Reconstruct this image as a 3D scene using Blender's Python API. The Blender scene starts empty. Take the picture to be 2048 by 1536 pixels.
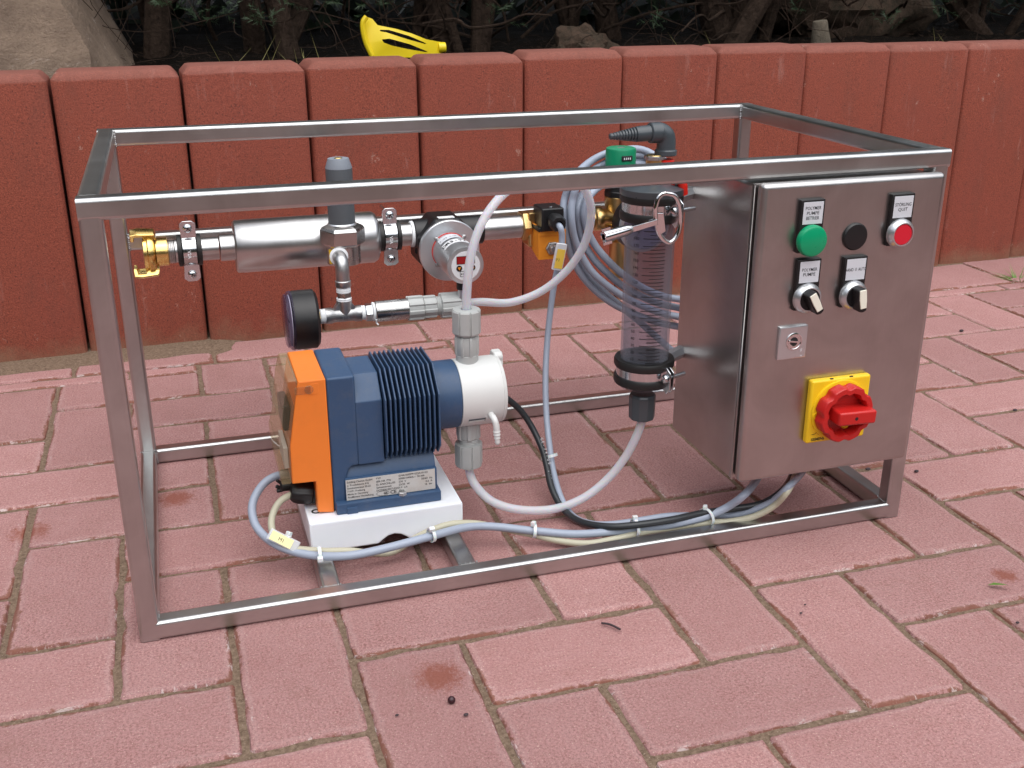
import bpy, bmesh, math, random
from mathutils import Vector, Matrix, noise
random.seed(7)
SC = bpy.context.scene
COL = SC.collection
rad = math.radians

# ------------------------------------------------------------------ camera
F_PX = 2155.272
CAM = Vector((0.0922335, -1.1039299, 0.7098134))
RX = Vector((9.540572358e-01, -2.996236175e-01, -6.918298983e-04))
RY = Vector((-1.088855670e-01, -3.445588900e-01, -9.324286056e-01))
RZ = Vector((2.791392557e-01, 8.896655884e-01, -3.613535897e-01))
cam_data = bpy.data.cameras.new("camera")
cam = bpy.data.objects.new("camera", cam_data)
COL.objects.link(cam)
m = Matrix((RX, -RY, -RZ)).transposed().to_4x4()
m.translation = CAM
cam.matrix_world = m
cam_data.sensor_width = 36.0
cam_data.lens = F_PX / 2048 * 36
cam_data.clip_start = 0.02
cam_data.clip_end = 200
SC.camera = cam

# ------------------------------------------------------------------ world, sun, exposure
SUN_EL, SUN_AZ = rad(68), rad(172)          # azimuth measured clockwise from +Y
world = bpy.data.worlds.new("World"); SC.world = world
world.use_nodes = True
wn = world.node_tree; wn.nodes.clear()
sky = wn.nodes.new("ShaderNodeTexSky"); sky.sky_type = 'NISHITA'; sky.sun_disc = False
sky.sun_elevation = SUN_EL; sky.sun_rotation = SUN_AZ
sky.dust_density = 1.5; sky.air_density = 1.0; sky.ozone_density = 1.0
hs = wn.nodes.new("ShaderNodeHueSaturation"); hs.inputs['Saturation'].default_value = 0.30
bg = wn.nodes.new("ShaderNodeBackground"); bg.inputs['Strength'].default_value = 0.15
wo = wn.nodes.new("ShaderNodeOutputWorld")
wn.links.new(sky.outputs[0], hs.inputs['Color']); wn.links.new(hs.outputs[0], bg.inputs[0]); wn.links.new(bg.outputs[0], wo.inputs[0])
sun_data = bpy.data.lights.new("sun", 'SUN'); sun_data.energy = 1.5; sun_data.angle = rad(88); sun_data.color = (1.0, 0.965, 0.92)
sun = bpy.data.objects.new("sun", sun_data); COL.objects.link(sun)
d = Vector((math.sin(SUN_AZ) * math.cos(SUN_EL), math.cos(SUN_AZ) * math.cos(SUN_EL), math.sin(SUN_EL)))
sun.rotation_euler = d.to_track_quat('Z', 'Y').to_euler(); sun.location = d * 10
SC.view_settings.view_transform = 'Standard'; SC.view_settings.look = 'None'
SC.view_settings.gamma = 1; SC.view_settings.use_curve_mapping = False
SC.view_settings.exposure = 0.80
SC.render.engine = 'CYCLES'

# ------------------------------------------------------------------ point helper: where the line of sight meets a real plane
def P(u, v, ax, val):
    dr = RX * ((u - 1024) / F_PX) + RY * ((v - 768) / F_PX) + RZ
    i = 'xyz'.index(ax)
    s = (val - CAM[i]) / dr[i]
    return CAM + dr * s
def MPP(pt):                                 # metres per photo pixel at a point
    return (Vector(pt) - CAM).dot(RZ) / F_PX

# ------------------------------------------------------------------ materials
MATS = {}
class NT:
    def __init__(s, name):
        s.m = bpy.data.materials.new(name); s.m.use_nodes = True
        s.t = s.m.node_tree; s.b = s.t.nodes['Principled BSDF']; MATS[name] = s.m
    def n(s, typ, **kw):
        nd = s.t.nodes.new('ShaderNode' + typ)
        for k, v in kw.items():
            if k in nd.inputs: nd.inputs[k].default_value = v
            else: setattr(nd, k, v)
        return nd
    def l(s, a, b): s.t.links.new(a, b)
    def set(s, **kw):
        for k, v in kw.items():
            k = k.replace('_', ' ')
            inp = s.b.inputs[k]
            inp.default_value = (*v, 1) if isinstance(v, tuple) and len(v) == 3 and inp.type == 'RGBA' else v
    def coord(s, kind='Object'):
        return s.n('TexCoord').outputs[kind]
    def ramp(s, fac, stops):
        r = s.n('ValToRGB'); s.l(fac, r.inputs[0]); e = r.color_ramp.elements
        while len(e) < len(stops): e.new(0.5)
        for i, (p, c) in enumerate(stops):
            e[i].position = p; e[i].color = (*c, 1) if len(c) == 3 else c
        return r.outputs[0]
    def mix(s, fac, a, b, blend='MIX'):
        mx = s.n('Mix'); mx.data_type = 'RGBA'; mx.blend_type = blend
        for i, x in ((0, fac), (6, a), (7, b)):
            if hasattr(x, 'node'): s.l(x, mx.inputs[i])
            else: mx.inputs[i].default_value = x if not (isinstance(x, tuple) and len(x) == 3) else (*x, 1)
        return mx.outputs[2]
    def noise(s, scale, detail=4, rough=0.55, vec=None, dist=0.0):
        nz = s.n('TexNoise'); nz.inputs['Scale'].default_value = scale; nz.inputs['Detail'].default_value = detail
        nz.inputs['Roughness'].default_value = rough; nz.inputs['Distortion'].default_value = dist
        if vec is not None: s.l(vec, nz.inputs['Vector'])
        return nz.outputs['Fac']
    def mapping(s, vec, scale):
        mp = s.n('Mapping'); s.l(vec, mp.inputs[0]); mp.inputs['Scale'].default_value = scale; return mp.outputs[0]
    def bump(s, h, strength, dist):
        b = s.n('Bump'); b.inputs['Strength'].default_value = strength; b.inputs['Distance'].default_value = dist
        s.l(h, b.inputs['Height']); s.l(b.outputs[0], s.b.inputs['Normal'])
    def math(s, op, a, b=None):
        mm = s.n('Math'); mm.operation = op
        for i, x in enumerate((a, b)):
            if x is None: continue
            if hasattr(x, 'node'): s.l(x, mm.inputs[i])
            else: mm.inputs[i].default_value = x
        return mm.outputs[0]

def plain(name, col, rough=0.45, metal=0.0, spec=0.5, var=0.12, bump=0.0, scale=60, dirt=None, **kw):
    q = NT(name); v = q.coord()
    f = q.noise(scale, 5, 0.6, v)
    f2 = q.noise(scale * 0.12, 3, 0.5, v)
    dark = tuple(c * (1 - var) for c in col); light = tuple(min(1, c * (1 + var * 0.6)) for c in col)
    c = q.mix(q.math('ADD', q.math('MULTIPLY', f, 0.5), q.math('MULTIPLY', f2, 0.5)), dark, light)
    if dirt:
        df = q.ramp(q.noise(scale * 0.3, 6, 0.7, v), [(0.50, (0, 0, 0)), (0.72, (1, 1, 1))])
        c = q.mix(q.math('MULTIPLY', df, dirt[0]), c, dirt[1])
    q.l(c, q.b.inputs['Base Color'])
    q.set(Metallic=metal)
    r = q.n('MapRange'); q.l(f, r.inputs[0]); r.inputs[3].default_value = max(0.02, rough - 0.08); r.inputs[4].default_value = min(1, rough + 0.08)
    q.l(r.outputs[0], q.b.inputs['Roughness'])
    q.b.inputs['Specular IOR Level'].default_value = spec
    if bump: q.bump(f, 0.6, bump)
    for k, x in kw.items(): q.set(**{k: x})
    return q.m

def steel(name, sc, base=(0.53, 0.535, 0.53), rough=0.33):
    q = NT(name); v = q.coord(); vm = q.mapping(v, sc)
    f = q.noise(1.0, 3, 0.7, vm)
    big = q.noise(9, 4, 0.6, v, 0.6)
    c = q.mix(q.ramp(big, [(0.3, (0, 0, 0)), (0.7, (1, 1, 1))]), tuple(x * 0.82 for x in base), tuple(x * 1.08 for x in base))
    c = q.mix(0.035, c, q.ramp(f, [(0.3, (0.28, 0.27, 0.26)), (0.7, (0.8, 0.8, 0.8))]))
    q.l(c, q.b.inputs['Base Color']); q.set(Metallic=1.0)
    r = q.math('ADD', q.math('MULTIPLY', f, 0.08), q.math('MULTIPLY', big, 0.12))
    r = q.math('ADD', r, rough - 0.10); q.l(r, q.b.inputs['Roughness'])
    q.bump(f, 0.05, 0.0003)
    return q.m
steel('steel_along_x', (1.5, 700, 700)); steel('steel_along_y', (700, 1.5, 700)); steel('steel_along_z', (700, 700, 1.5))
steel('steel_cabinet', (600, 600, 1.2), (0.50, 0.485, 0.475), 0.34)
plain('steel_smooth', (0.50, 0.48, 0.465), 0.26, 1.0, var=0.08, scale=20)
steel('steel_turned', (400, 4, 4), (0.58, 0.575, 0.57), 0.32)
plain('zinc', (0.66, 0.68, 0.70), 0.18, 1.0, var=0.15, scale=120)
plain('chrome', (0.75, 0.75, 0.76), 0.08, 1.0, var=0.05)
plain('cast_steel', (0.50, 0.50, 0.50), 0.38, 1.0, var=0.25, bump=0.0006, scale=300)
plain('worn_steel', (0.52, 0.51, 0.50), 0.26, 1.0, var=0.5, scale=55)
plain('brass', (0.66, 0.46, 0.20), 0.32, 1.0, var=0.3, scale=120, bump=0.0004)
plain('gold_brass', (0.86, 0.62, 0.22), 0.26, 1.0, var=0.15, scale=90)
plain('orange_plastic', (0.84, 0.215, 0.028), 0.42, var=0.06, scale=50, bump=0.0001, dirt=(0.12, (0.30, 0.10, 0.03)))
plain('coil_orange', (0.80, 0.27, 0.02), 0.42, var=0.12, scale=160, bump=0.0002)
plain('blue_paint', (0.033, 0.075, 0.155), 0.48, var=0.18, scale=160, bump=0.0002, dirt=(0.16, (0.16, 0.15, 0.13)))
plain('pe_white', (0.80, 0.83, 0.88), 0.35, var=0.03, scale=30, Subsurface_Weight=0.25, Subsurface_Scale=0.01, Subsurface_Radius=(0.02, 0.02, 0.025))
plain('white_plastic', (0.66, 0.67, 0.655), 0.40, var=0.05, scale=30)
plain('grey_plastic', (0.44, 0.455, 0.445), 0.48, var=0.12, scale=70, bump=0.0002, dirt=(0.18, (0.35, 0.33, 0.26)))
plain('dark_pvc', (0.055, 0.066, 0.075), 0.30, var=0.1, scale=60)
plain('mid_grey', (0.075, 0.085, 0.095), 0.55, var=0.1, scale=200, bump=0.0002)
plain('light_grey_cap', (0.22, 0.25, 0.29), 0.5, var=0.1, scale=200)
plain('rubber', (0.010, 0.010, 0.010), 0.5, var=0.2, scale=60, dirt=(0.12, (0.10, 0.09, 0.08)))
plain('black_plastic', (0.008, 0.008, 0.009), 0.42, var=0.2, scale=90)
plain('cable_grey', (0.32, 0.365, 0.45), 0.42, var=0.06, scale=40)
plain('cable_cream', (0.46, 0.44, 0.33), 0.45, var=0.08, scale=40)
plain('cable_olive', (0.33, 0.32, 0.25), 0.45, var=0.08, scale=40)
plain('cable_black', (0.022, 0.026, 0.030), 0.40, var=0.1, scale=40)
plain('tie_white', (0.72, 0.75, 0.76), 0.35, var=0.03, Subsurface_Weight=0.3, Subsurface_Scale=0.004)
plain('label_yellow', (0.78, 0.52, 0.07), 0.5, var=0.04)
plain('label_cream', (0.86, 0.80, 0.42), 0.5, var=0.03)
plain('label_white', (0.60, 0.62, 0.66), 0.45, var=0.03)
plain('nameplate', (0.52, 0.52, 0.50), 0.42, var=0.08, scale=50, dirt=(0.35, (0.34, 0.20, 0.09)))
plain('ink', (0.012, 0.012, 0.014), 0.6, var=0.1)
plain('print_white', (0.75, 0.76, 0.78), 0.5, var=0.03)
plain('switch_red', (0.50, 0.014, 0.012), 0.35, var=0.08)
plain('switch_yellow', (0.86, 0.56, 0.012), 0.38, var=0.06)
plain('lamp_green', (0.0, 0.30, 0.13), 0.30, var=0.06)
plain('knob_green', (0.0, 0.22, 0.10), 0.42, var=0.06)
plain('button_red', (0.62, 0.012, 0.03), 0.35, var=0.06)
plain('satin_silver', (0.62, 0.64, 0.66), 0.32, 0.85, var=0.05)
plain('lever_white', (0.80, 0.78, 0.66), 0.40, var=0.04)
plain('display_red', (0.30, 0.006, 0.008), 0.25, var=0.08)
plain('valve_red', (0.70, 0.02, 0.01), 0.35, var=0.08)
plain('tape_white', (0.82, 0.84, 0.86), 0.6, var=0.06, scale=300, bump=0.0004)
plain('toy_yellow', (0.78, 0.60, 0.012), 0.40, var=0.10, scale=25)
plain('berry', (0.035, 0.010, 0.014), 0.4)
plain('leaf_green', (0.10, 0.20, 0.03), 0.5)
plain('twig', (0.035, 0.020, 0.024), 0.7, scale=300, bump=0.0005)

def clear(name, col, alpha, rough=0.05, ior=1.45, body=None):
    q = NT(name); q.set(Base_Color=body or col, Roughness=rough, IOR=ior)
    tr = q.n('BsdfTransparent'); tr.inputs[0].default_value = (*col, 1)
    mx = q.n('MixShader'); lw = q.n('LayerWeight'); lw.inputs[0].default_value = 0.35
    a = q.math('ADD', q.math('MULTIPLY', lw.outputs['Facing'], 0.40 if alpha < .4 else .5), alpha); a = q.math('MINIMUM', a, 1.0)
    q.l(a, mx.inputs[0]); q.l(tr.outputs[0], mx.inputs[1]); q.l(q.b.outputs[0], mx.inputs[2])
    q.l(mx.outputs[0], q.t.nodes['Material Output'].inputs[0]); return q.m
clear('clear_plastic', (0.88, 0.83, 0.74), 0.07, 0.04, body=(0.55, 0.46, 0.30))
clear('tube_clear', (0.80, 0.80, 0.84), 0.06, 0.05, body=(0.48, 0.49, 0.54))
clear('glass_gauge', (0.80, 0.78, 0.86), 0.12, 0.03, body=(0.10, 0.08, 0.14))
q = NT('hose_milky'); q.set(Base_Color=(0.80, 0.82, 0.86), Roughness=0.25, Subsurface_Weight=0.5, Subsurface_Scale=0.006)
tr = q.n('BsdfTranslucent'); tr.inputs[0].default_value = (0.85, 0.85, 0.9, 1); tp = q.n('BsdfTransparent'); tp.inputs[0].default_value = (0.92, 0.92, 0.95, 1)
m1 = q.n('MixShader'); m1.inputs[0].default_value = 0.30; q.l(q.b.outputs[0], m1.inputs[1]); q.l(tr.outputs[0], m1.inputs[2])
m2 = q.n('MixShader'); m2.inputs[0].default_value = 0.24; q.l(m1.outputs[0], m2.inputs[1]); q.l(tp.outputs[0], m2.inputs[2])
q.l(m2.outputs[0], q.t.nodes['Material Output'].inputs[0])
clear('marker_shell', (0.90, 0.92, 0.95), 0.45, 0.2)

# pavers: pink face, raw red where the face layer is worn off along the edges
q = NT('paver'); v0 = q.coord(); oi = q.n('ObjectInfo')
off = q.n('VectorMath'); off.operation = 'ADD'; q.l(v0, off.inputs[0])
cmb = q.n('CombineXYZ'); q.l(q.math('MULTIPLY', oi.outputs['Random'], 37.0), cmb.inputs[0]); q.l(q.math('MULTIPLY', oi.outputs['Random'], 91.0), cmb.inputs[1]); q.l(cmb.outputs[0], off.inputs[1])
v = off.outputs[0]
fine = q.noise(330, 5, 0.9, v); med = q.noise(150, 4, 0.65, v); big = q.noise(11, 4, 0.6, v)
c = q.mix(q.ramp(fine, [(0.38, (0, 0, 0)), (0.62, (1, 1, 1))]), (0.190, 0.074, 0.068), (0.590, 0.315, 0.300))
c = q.mix(q.math('MULTIPLY', q.ramp(q.noise(75, 5, 0.7, v), [(0.40, (0, 0, 0)), (0.68, (1, 1, 1))]), 0.20), c, (0.56, 0.37, 0.36))
c = q.mix(q.math('MULTIPLY', q.ramp(big, [(0.35, (0, 0, 0)), (0.7, (1, 1, 1))]), 0.30), c, (0.52, 0.29, 0.285))
c = q.mix(q.math('MULTIPLY', q.ramp(q.noise(5, 3, 0.5, v), [(0.35, (0, 0, 0)), (0.65, (1, 1, 1))]), 0.35), c, (0.34, 0.165, 0.155))
grit = q.ramp(q.noise(480, 2, 0.5, v), [(0.64, (0, 0, 0)), (0.70, (1, 1, 1))]); c = q.mix(q.math('MULTIPLY', grit, 0.6), c, (0.72, 0.55, 0.46))
pit = q.ramp(q.noise(420, 2, 0.5, q.mapping(v, (1, 1, 1.3))), [(0.30, (1, 1, 1)), (0.36, (0, 0, 0))]); c = q.mix(q.math('MULTIPLY', pit, 0.6), c, (0.13, 0.065, 0.065))
at = q.n('Attribute'); at.attribute_name = 'edge'
ew = q.math('ADD', at.outputs['Fac'], q.math('MULTIPLY', q.math('SUBTRACT', q.noise(95, 5, 0.75, v), 0.5), 1.7))
ew = q.math('ADD', ew, q.math('MULTIPLY', q.math('SUBTRACT', q.noise(9, 2, 0.5, v), 0.5), 2.4))
worn = q.ramp(ew, [(0.80, (0, 0, 0)), (0.95, (1, 1, 1))])
c = q.mix(q.math('MULTIPLY', worn, 0.85), c, q.mix(med, (0.145, 0.050, 0.034), (0.29, 0.110, 0.066)))
wh = q.math('MULTIPLY', q.ramp(q.math('ADD', q.math('MULTIPLY', at.outputs['Fac'], 0.16), q.noise(42, 5, 0.8, q.mapping(v, (0.6, 2.4, 1)))), [(0.70, (0, 0, 0)), (0.78, (1, 1, 1))]), 0.65)
c = q.mix(wh, c, (0.72, 0.62, 0.60))
geo = q.n('NewGeometry')
for (u_, v_, r_) in ((878, 1352, .030), (60, 1062, .030), (352, 995, .030), (2010, 1150, .018), (845, 760, .02)):
    pt_ = P(u_, v_, 'z', 0); vd = q.n('VectorMath'); vd.operation = 'DISTANCE'; q.l(geo.outputs['Position'], vd.inputs[0]); vd.inputs[1].default_value = pt_
    dd_ = q.math('ADD', q.math('MULTIPLY', vd.outputs['Value'], 1.0 / r_), q.math('MULTIPLY', q.math('SUBTRACT', q.noise(110, 6, 0.9, v), 0.5), 3.2))
    c = q.mix(q.math('MULTIPLY', q.ramp(dd_, [(0.45, (1, 1, 1)), (1.1, (0, 0, 0))]), 0.85), c, q.mix(fine, (0.18, 0.045, 0.028), (0.36, 0.120, 0.080)))
rim = q.ramp(q.math('ADD', at.outputs['Fac'], q.math('MULTIPLY', q.math('SUBTRACT', q.noise(45, 5, 0.7, v), 0.5), 1.3)), [(0.25, (0, 0, 0)), (0.5, (1, 1, 1)), (0.8, (0, 0, 0))]); c = q.mix(q.math('MULTIPLY', rim, 0.13), c, (0.66, 0.50, 0.48))
blot = q.ramp(q.noise(17, 5, 0.7, v), [(0.55, (0, 0, 0)), (0.75, (1, 1, 1))]); c = q.mix(q.math('MULTIPLY', blot, 0.22), c, (0.24, 0.13, 0.095))
tone = q.n('MapRange'); q.l(oi.outputs['Random'], tone.inputs[0]); tone.inputs[3].default_value = 0.88; tone.inputs[4].default_value = 1.12
c = q.mix(1.0, c, tone.outputs[0], 'MULTIPLY'); c = q.mix(1.0, c, (0.87, 0.89, 0.89), 'MULTIPLY'); q.l(c, q.b.inputs['Base Color'])
q.set(Roughness=0.88); q.b.inputs['Specular IOR Level'].default_value = 0.3
q.bump(q.math('ADD', fine, q.math('MULTIPLY', med, 0.8)), 0.9, 0.0011)

q = NT('wall_stone'); v0 = q.coord(); oi = q.n('ObjectInfo')
off = q.n('VectorMath'); off.operation = 'ADD'; q.l(v0, off.inputs[0]); cmb = q.n('CombineXYZ'); q.l(q.math('MULTIPLY', oi.outputs['Random'], 53.0), cmb.inputs[0]); q.l(cmb.outputs[0], off.inputs[1]); v = off.outputs[0]
c = q.mix(q.ramp(q.noise(420, 3, 0.7, v), [(0.32, (0, 0, 0)), (0.66, (1, 1, 1))]), (0.135, 0.026, 0.014), (0.335, 0.082, 0.045))
c = q.mix(q.math('MULTIPLY', q.ramp(q.noise(6, 4, 0.6, v), [(0.3, (0, 0, 0)), (0.7, (1, 1, 1))]), 0.4), c, (0.225, 0.052, 0.036))
pit = q.ramp(q.noise(300, 2, 0.5, v), [(0.31, (1, 1, 1)), (0.36, (0, 0, 0))]); c = q.mix(q.math('MULTIPLY', pit, 0.75), c, (0.07, 0.022, 0.016))
st = q.ramp(q.noise(14, 6, 0.75, q.mapping(v, (2.4, 1, 0.5))), [(0.60, (0, 0, 0)), (0.78, (1, 1, 1))]); c = q.mix(q.math('MULTIPLY', st, 0.38), c, (0.42, 0.25, 0.21))
st = q.ramp(q.noise(70, 6, 0.8, v), [(0.70, (0, 0, 0)), (0.76, (1, 1, 1))]); c = q.mix(q.math('MULTIPLY', st, 0.55), c, (0.50, 0.36, 0.28))
at = q.n('Attribute'); at.attribute_name = 'edge'
c = q.mix(q.math('MULTIPLY', at.outputs['Fac'], 0.55), c, q.mix(q.noise(90, 5, 0.7, v), (0.14, 0.050, 0.037), (0.28, 0.125, 0.10)))
grime = q.ramp(q.noise(7, 6, 0.7, q.mapping(v, (2.5, 1, 0.8))), [(0.50, (0, 0, 0)), (0.72, (1, 1, 1))]); c = q.mix(q.math('MULTIPLY', grime, 0.35), c, (0.13, 0.045, 0.030))
chipw = q.ramp(q.math('ADD', q.noise(33, 6, 0.8, v), q.math('MULTIPLY', q.math('SUBTRACT', q.noise(4.5, 2, 0.5, v), 0.5), 0.5)), [(0.67, (0, 0, 0)), (0.73, (1, 1, 1))]); c = q.mix(q.math('MULTIPLY', chipw, 0.45), c, (0.50, 0.34, 0.27))
geo = q.n('NewGeometry'); sp = q.n('SeparateXYZ'); q.l(geo.outputs['Position'], sp.inputs[0])
low = q.ramp(q.math('ADD', q.math('MULTIPLY', sp.outputs[2], 7.0), q.math('MULTIPLY', q.noise(22, 5, 0.7, v), 0.9)), [(0.42, (1, 1, 1)), (0.75, (0, 0, 0))])
c = q.mix(q.math('MULTIPLY', low, 0.5), c, (0.26, 0.155, 0.095))
q.l(c, q.b.inputs['Base Color']); q.set(Roughness=0.85); q.bump(q.math('ADD', q.noise(420, 3, 0.7, v), q.noise(120, 3, 0.6, v)), 0.7, 0.0012)

def ground_mat(name, a, b, scale, bumpd, spk=None):
    q = NT(name); v = q.coord()
    c = q.mix(q.ramp(q.noise(scale, 6, 0.75, v), [(0.3, (0, 0, 0)), (0.7, (1, 1, 1))]), a, b)
    if spk: c = q.mix(q.ramp(q.noise(scale * 3, 3, 0.6, v), [(0.62, (0, 0, 0)), (0.70, (1, 1, 1))]), c, spk)
    q.l(c, q.b.inputs['Base Color']); q.set(Roughness=0.95); q.b.inputs['Specular IOR Level'].default_value = 0.08; q.bump(q.noise(scale, 6, 0.8, v), 1.0, bumpd)
    return q.m
ground_mat('sand_mat', (0.100, 0.066, 0.045), (0.30, 0.215, 0.155), 200, 0.003, (0.42, 0.33, 0.25))
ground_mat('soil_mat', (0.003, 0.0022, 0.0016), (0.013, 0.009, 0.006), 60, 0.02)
ground_mat('added_lawn_mat', (0.020, 0.035, 0.012), (0.050, 0.075, 0.025), 30, 0.02)
ground_mat('moss_mat', (0.03, 0.04, 0.012), (0.09, 0.09, 0.035), 160, 0.004)
ground_mat('bark', (0.013, 0.009, 0.007), (0.068, 0.046, 0.034), 70, 0.01)
ground_mat('bark_grey', (0.10, 0.085, 0.065), (0.20, 0.17, 0.13), 60, 0.01)
q = NT('needles'); oi = q.n('ObjectInfo'); v = q.coord()
c = q.mix(q.noise(14, 3, 0.6, v), (0.008, 0.016, 0.008), (0.030, 0.055, 0.022)); q.l(c, q.b.inputs['Base Color']); q.set(Roughness=0.6)
q = NT('needles_fresh'); v = q.coord()
c = q.mix(q.noise(30, 3, 0.6, v), (0.015, 0.034, 0.015), (0.045, 0.08, 0.03)); q.l(c, q.b.inputs['Base Color']); q.set(Roughness=0.6)
plain('grass_dry', (0.19, 0.17, 0.05), 0.7, var=0.4, scale=9)
q = NT('sandstone'); v = q.coord()
c = q.mix(q.ramp(q.noise(9, 6, 0.65, v), [(0.3, (0, 0, 0)), (0.7, (1, 1, 1))]), (0.13, 0.088, 0.062), (0.29, 0.21, 0.15))
c = q.mix(q.math('MULTIPLY', q.ramp(q.noise(160, 4, 0.7, v), [(0.35, (1, 1, 1)), (0.5, (0, 0, 0))]), 0.35), c, (0.11, 0.07, 0.05))
c = q.mix(q.math('MULTIPLY', q.ramp(q.noise(20, 5, 0.7, q.mapping(v, (1, 1, 2.5))), [(0.62, (0, 0, 0)), (0.72, (1, 1, 1))]), 0.5), c, (0.52, 0.44, 0.38))
q.l(c, q.b.inputs['Base Color']); q.set(Roughness=0.9); q.bump(q.math('ADD', q.noise(40, 6, 0.7, v), q.noise(150, 4, 0.7, v)), 1.0, 0.010)
ground_mat('dark_rock', (0.022, 0.022, 0.016), (0.095, 0.062, 0.045), 35, 0.01)

# ------------------------------------------------------------------ object helpers
ORG = {}
def tag(o, label=None, cat=None, group=None, kind=None):
    for k, x in (('label', label), ('category', cat), ('group', group), ('kind', kind)):
        if x: o[k] = x
    return o
def thing(name, loc, label, cat, group=None):
    o = bpy.data.objects.new(name, None); COL.objects.link(o); o.location = loc; o.empty_display_size = 0.02
    ORG[o.name] = Vector(loc); return tag(o, label, cat, group)

class MB:
    def __init__(s): s.v = []; s.f = []; s.e = None
    def add(s, vs, fs):
        b = len(s.v); s.v += [Vector(x) for x in vs]; s.f += [tuple(b + i for i in f) for f in fs]; return s
    def box(s, a, b):
        x0, y0, z0 = a; x1, y1, z1 = b
        return s.add([(x0, y0, z0), (x1, y0, z0), (x1, y1, z0), (x0, y1, z0), (x0, y0, z1), (x1, y0, z1), (x1, y1, z1), (x0, y1, z1)],
                     [(0, 3, 2, 1), (4, 5, 6, 7), (0, 1, 5, 4), (1, 2, 6, 5), (2, 3, 7, 6), (3, 0, 4, 7)])
    def prism(s, poly, ax, a, b):
        """poly: 2d points in the two other axes (in xyz order), extruded along ax from a to b"""
        def mk(p, t):
            if ax == 'x': return (t, p[0], p[1])
            if ax == 'y': return (p[0], t, p[1])
            return (p[0], p[1], t)
        n = len(poly); vs = [mk(p, a) for p in poly] + [mk(p, b) for p in poly]
        fs = [tuple(range(n)), tuple(reversed(range(n, 2 * n)))] + [(i, (i + 1) % n, (i + 1) % n + n, i + n)[::-1] for i in range(n)]
        return s.add(vs, fs)
    def lathe(s, A, dirv, prof, seg=28, lobes=None, cap=True, rot=0.0):
        """prof: list of (r, h) along dirv from A"""
        A = Vector(A); dz = Vector(dirv).normalized(); up = Vector((0, 0, 1)) if abs(dz.z) < 0.9 else Vector((1, 0, 0))
        dx = up.cross(dz).normalized(); dy = dz.cross(dx)
        vs = []
        for r, h in prof:
            for i in range(seg):
                a = 2 * math.pi * i / seg; rr = r * (lobes(a) if lobes else 1); a += rot
                vs.append(A + dz * h + dx * (rr * math.cos(a)) + dy * (rr * math.sin(a)))
        fs = []
        for j in range(len(prof) - 1):
            for i in range(seg):
                k = (i + 1) % seg; fs.append((j * seg + i, j * seg + k, (j + 1) * seg + k, (j + 1) * seg + i))
        if cap:
            fs.append(tuple(reversed(range(seg)))); n = (len(prof) - 1) * seg; fs.append(tuple(range(n, n + seg)))
        return s.add(vs, fs)
    def cyl(s, A, B, r, seg=24, ch=0.0):
        A = Vector(A); B = Vector(B); L = (B - A).length
        prof = [(r, 0), (r, L)] if ch == 0 else [(r - ch, 0), (r, ch), (r, L - ch), (r - ch, L)]
        return s.lathe(A, B - A, prof, seg)
    def tube(s, pts, r, seg=10, sub=6, rfun=None, smooth=True):
        pts = [Vector(p) for p in pts]; path = pts
        if smooth and len(pts) > 2:
            path = []; q = [pts[0] * 2 - pts[1]] + pts + [pts[-1] * 2 - pts[-2]]
            for i in range(1, len(q) - 2):
                for k in range(sub):
                    t = k / sub; a, b, c, e = q[i - 1], q[i], q[i + 1], q[i + 2]
                    path.append(0.5 * ((2 * b) + (c - a) * t + (2 * a - 5 * b + 4 * c - e) * t * t + (3 * b - a - 3 * c + e) * t ** 3))
            path.append(pts[-1])
        n = len(path); T = [(path[min(i + 1, n - 1)] - path[max(i - 1, 0)]).normalized() for i in range(n)]
        nrm = T[0].orthogonal().normalized(); vs = []
        for i in range(n):
            nrm = (nrm - T[i] * nrm.dot(T[i])).normalized(); bn = T[i].cross(nrm); rr = rfun(i / (n - 1)) if rfun else r
            for k in range(seg):
                a = 2 * math.pi * k / seg; vs.append(path[i] + (nrm * math.cos(a) + bn * math.sin(a)) * rr)
        fs = []
        for i in range(n - 1):
            for k in range(seg):
                j = (k + 1) % seg; fs.append((i * seg + k, i * seg + j, (i + 1) * seg + j, (i + 1) * seg + k))
        fs += [tuple(reversed(range(seg))), tuple(range((n - 1) * seg, n * seg))]
        return s.add(vs, fs)
    def ball(s, c, r, seg=12, rings=8, sq=(1, 1, 1)):
        c = Vector(c); prof = []
        vs = [c + Vector((0, 0, -r * sq[2]))]; fs = []
        for j in range(1, rings):
            th = math.pi * j / rings
            for i in range(seg):
                a = 2 * math.pi * i / seg; vs.append(c + Vector((r * sq[0] * math.sin(th) * math.cos(a), r * sq[1] * math.sin(th) * math.sin(a), -r * sq[2] * math.cos(th))))
        vs.append(c + Vector((0, 0, r * sq[2]))); L = len(vs) - 1
        for i in range(seg):
            k = (i + 1) % seg; fs.append((0, 1 + k, 1 + i)); fs.append((L, L - seg + i, L - seg + k))
            for j in range(rings - 2): fs.append((1 + j * seg + i, 1 + j * seg + k, 1 + (j + 1) * seg + k, 1 + (j + 1) * seg + i))
        return s.add(vs, fs)
    def xform(s, M):
        s.v = [M @ x for x in s.v]; return s
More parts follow.
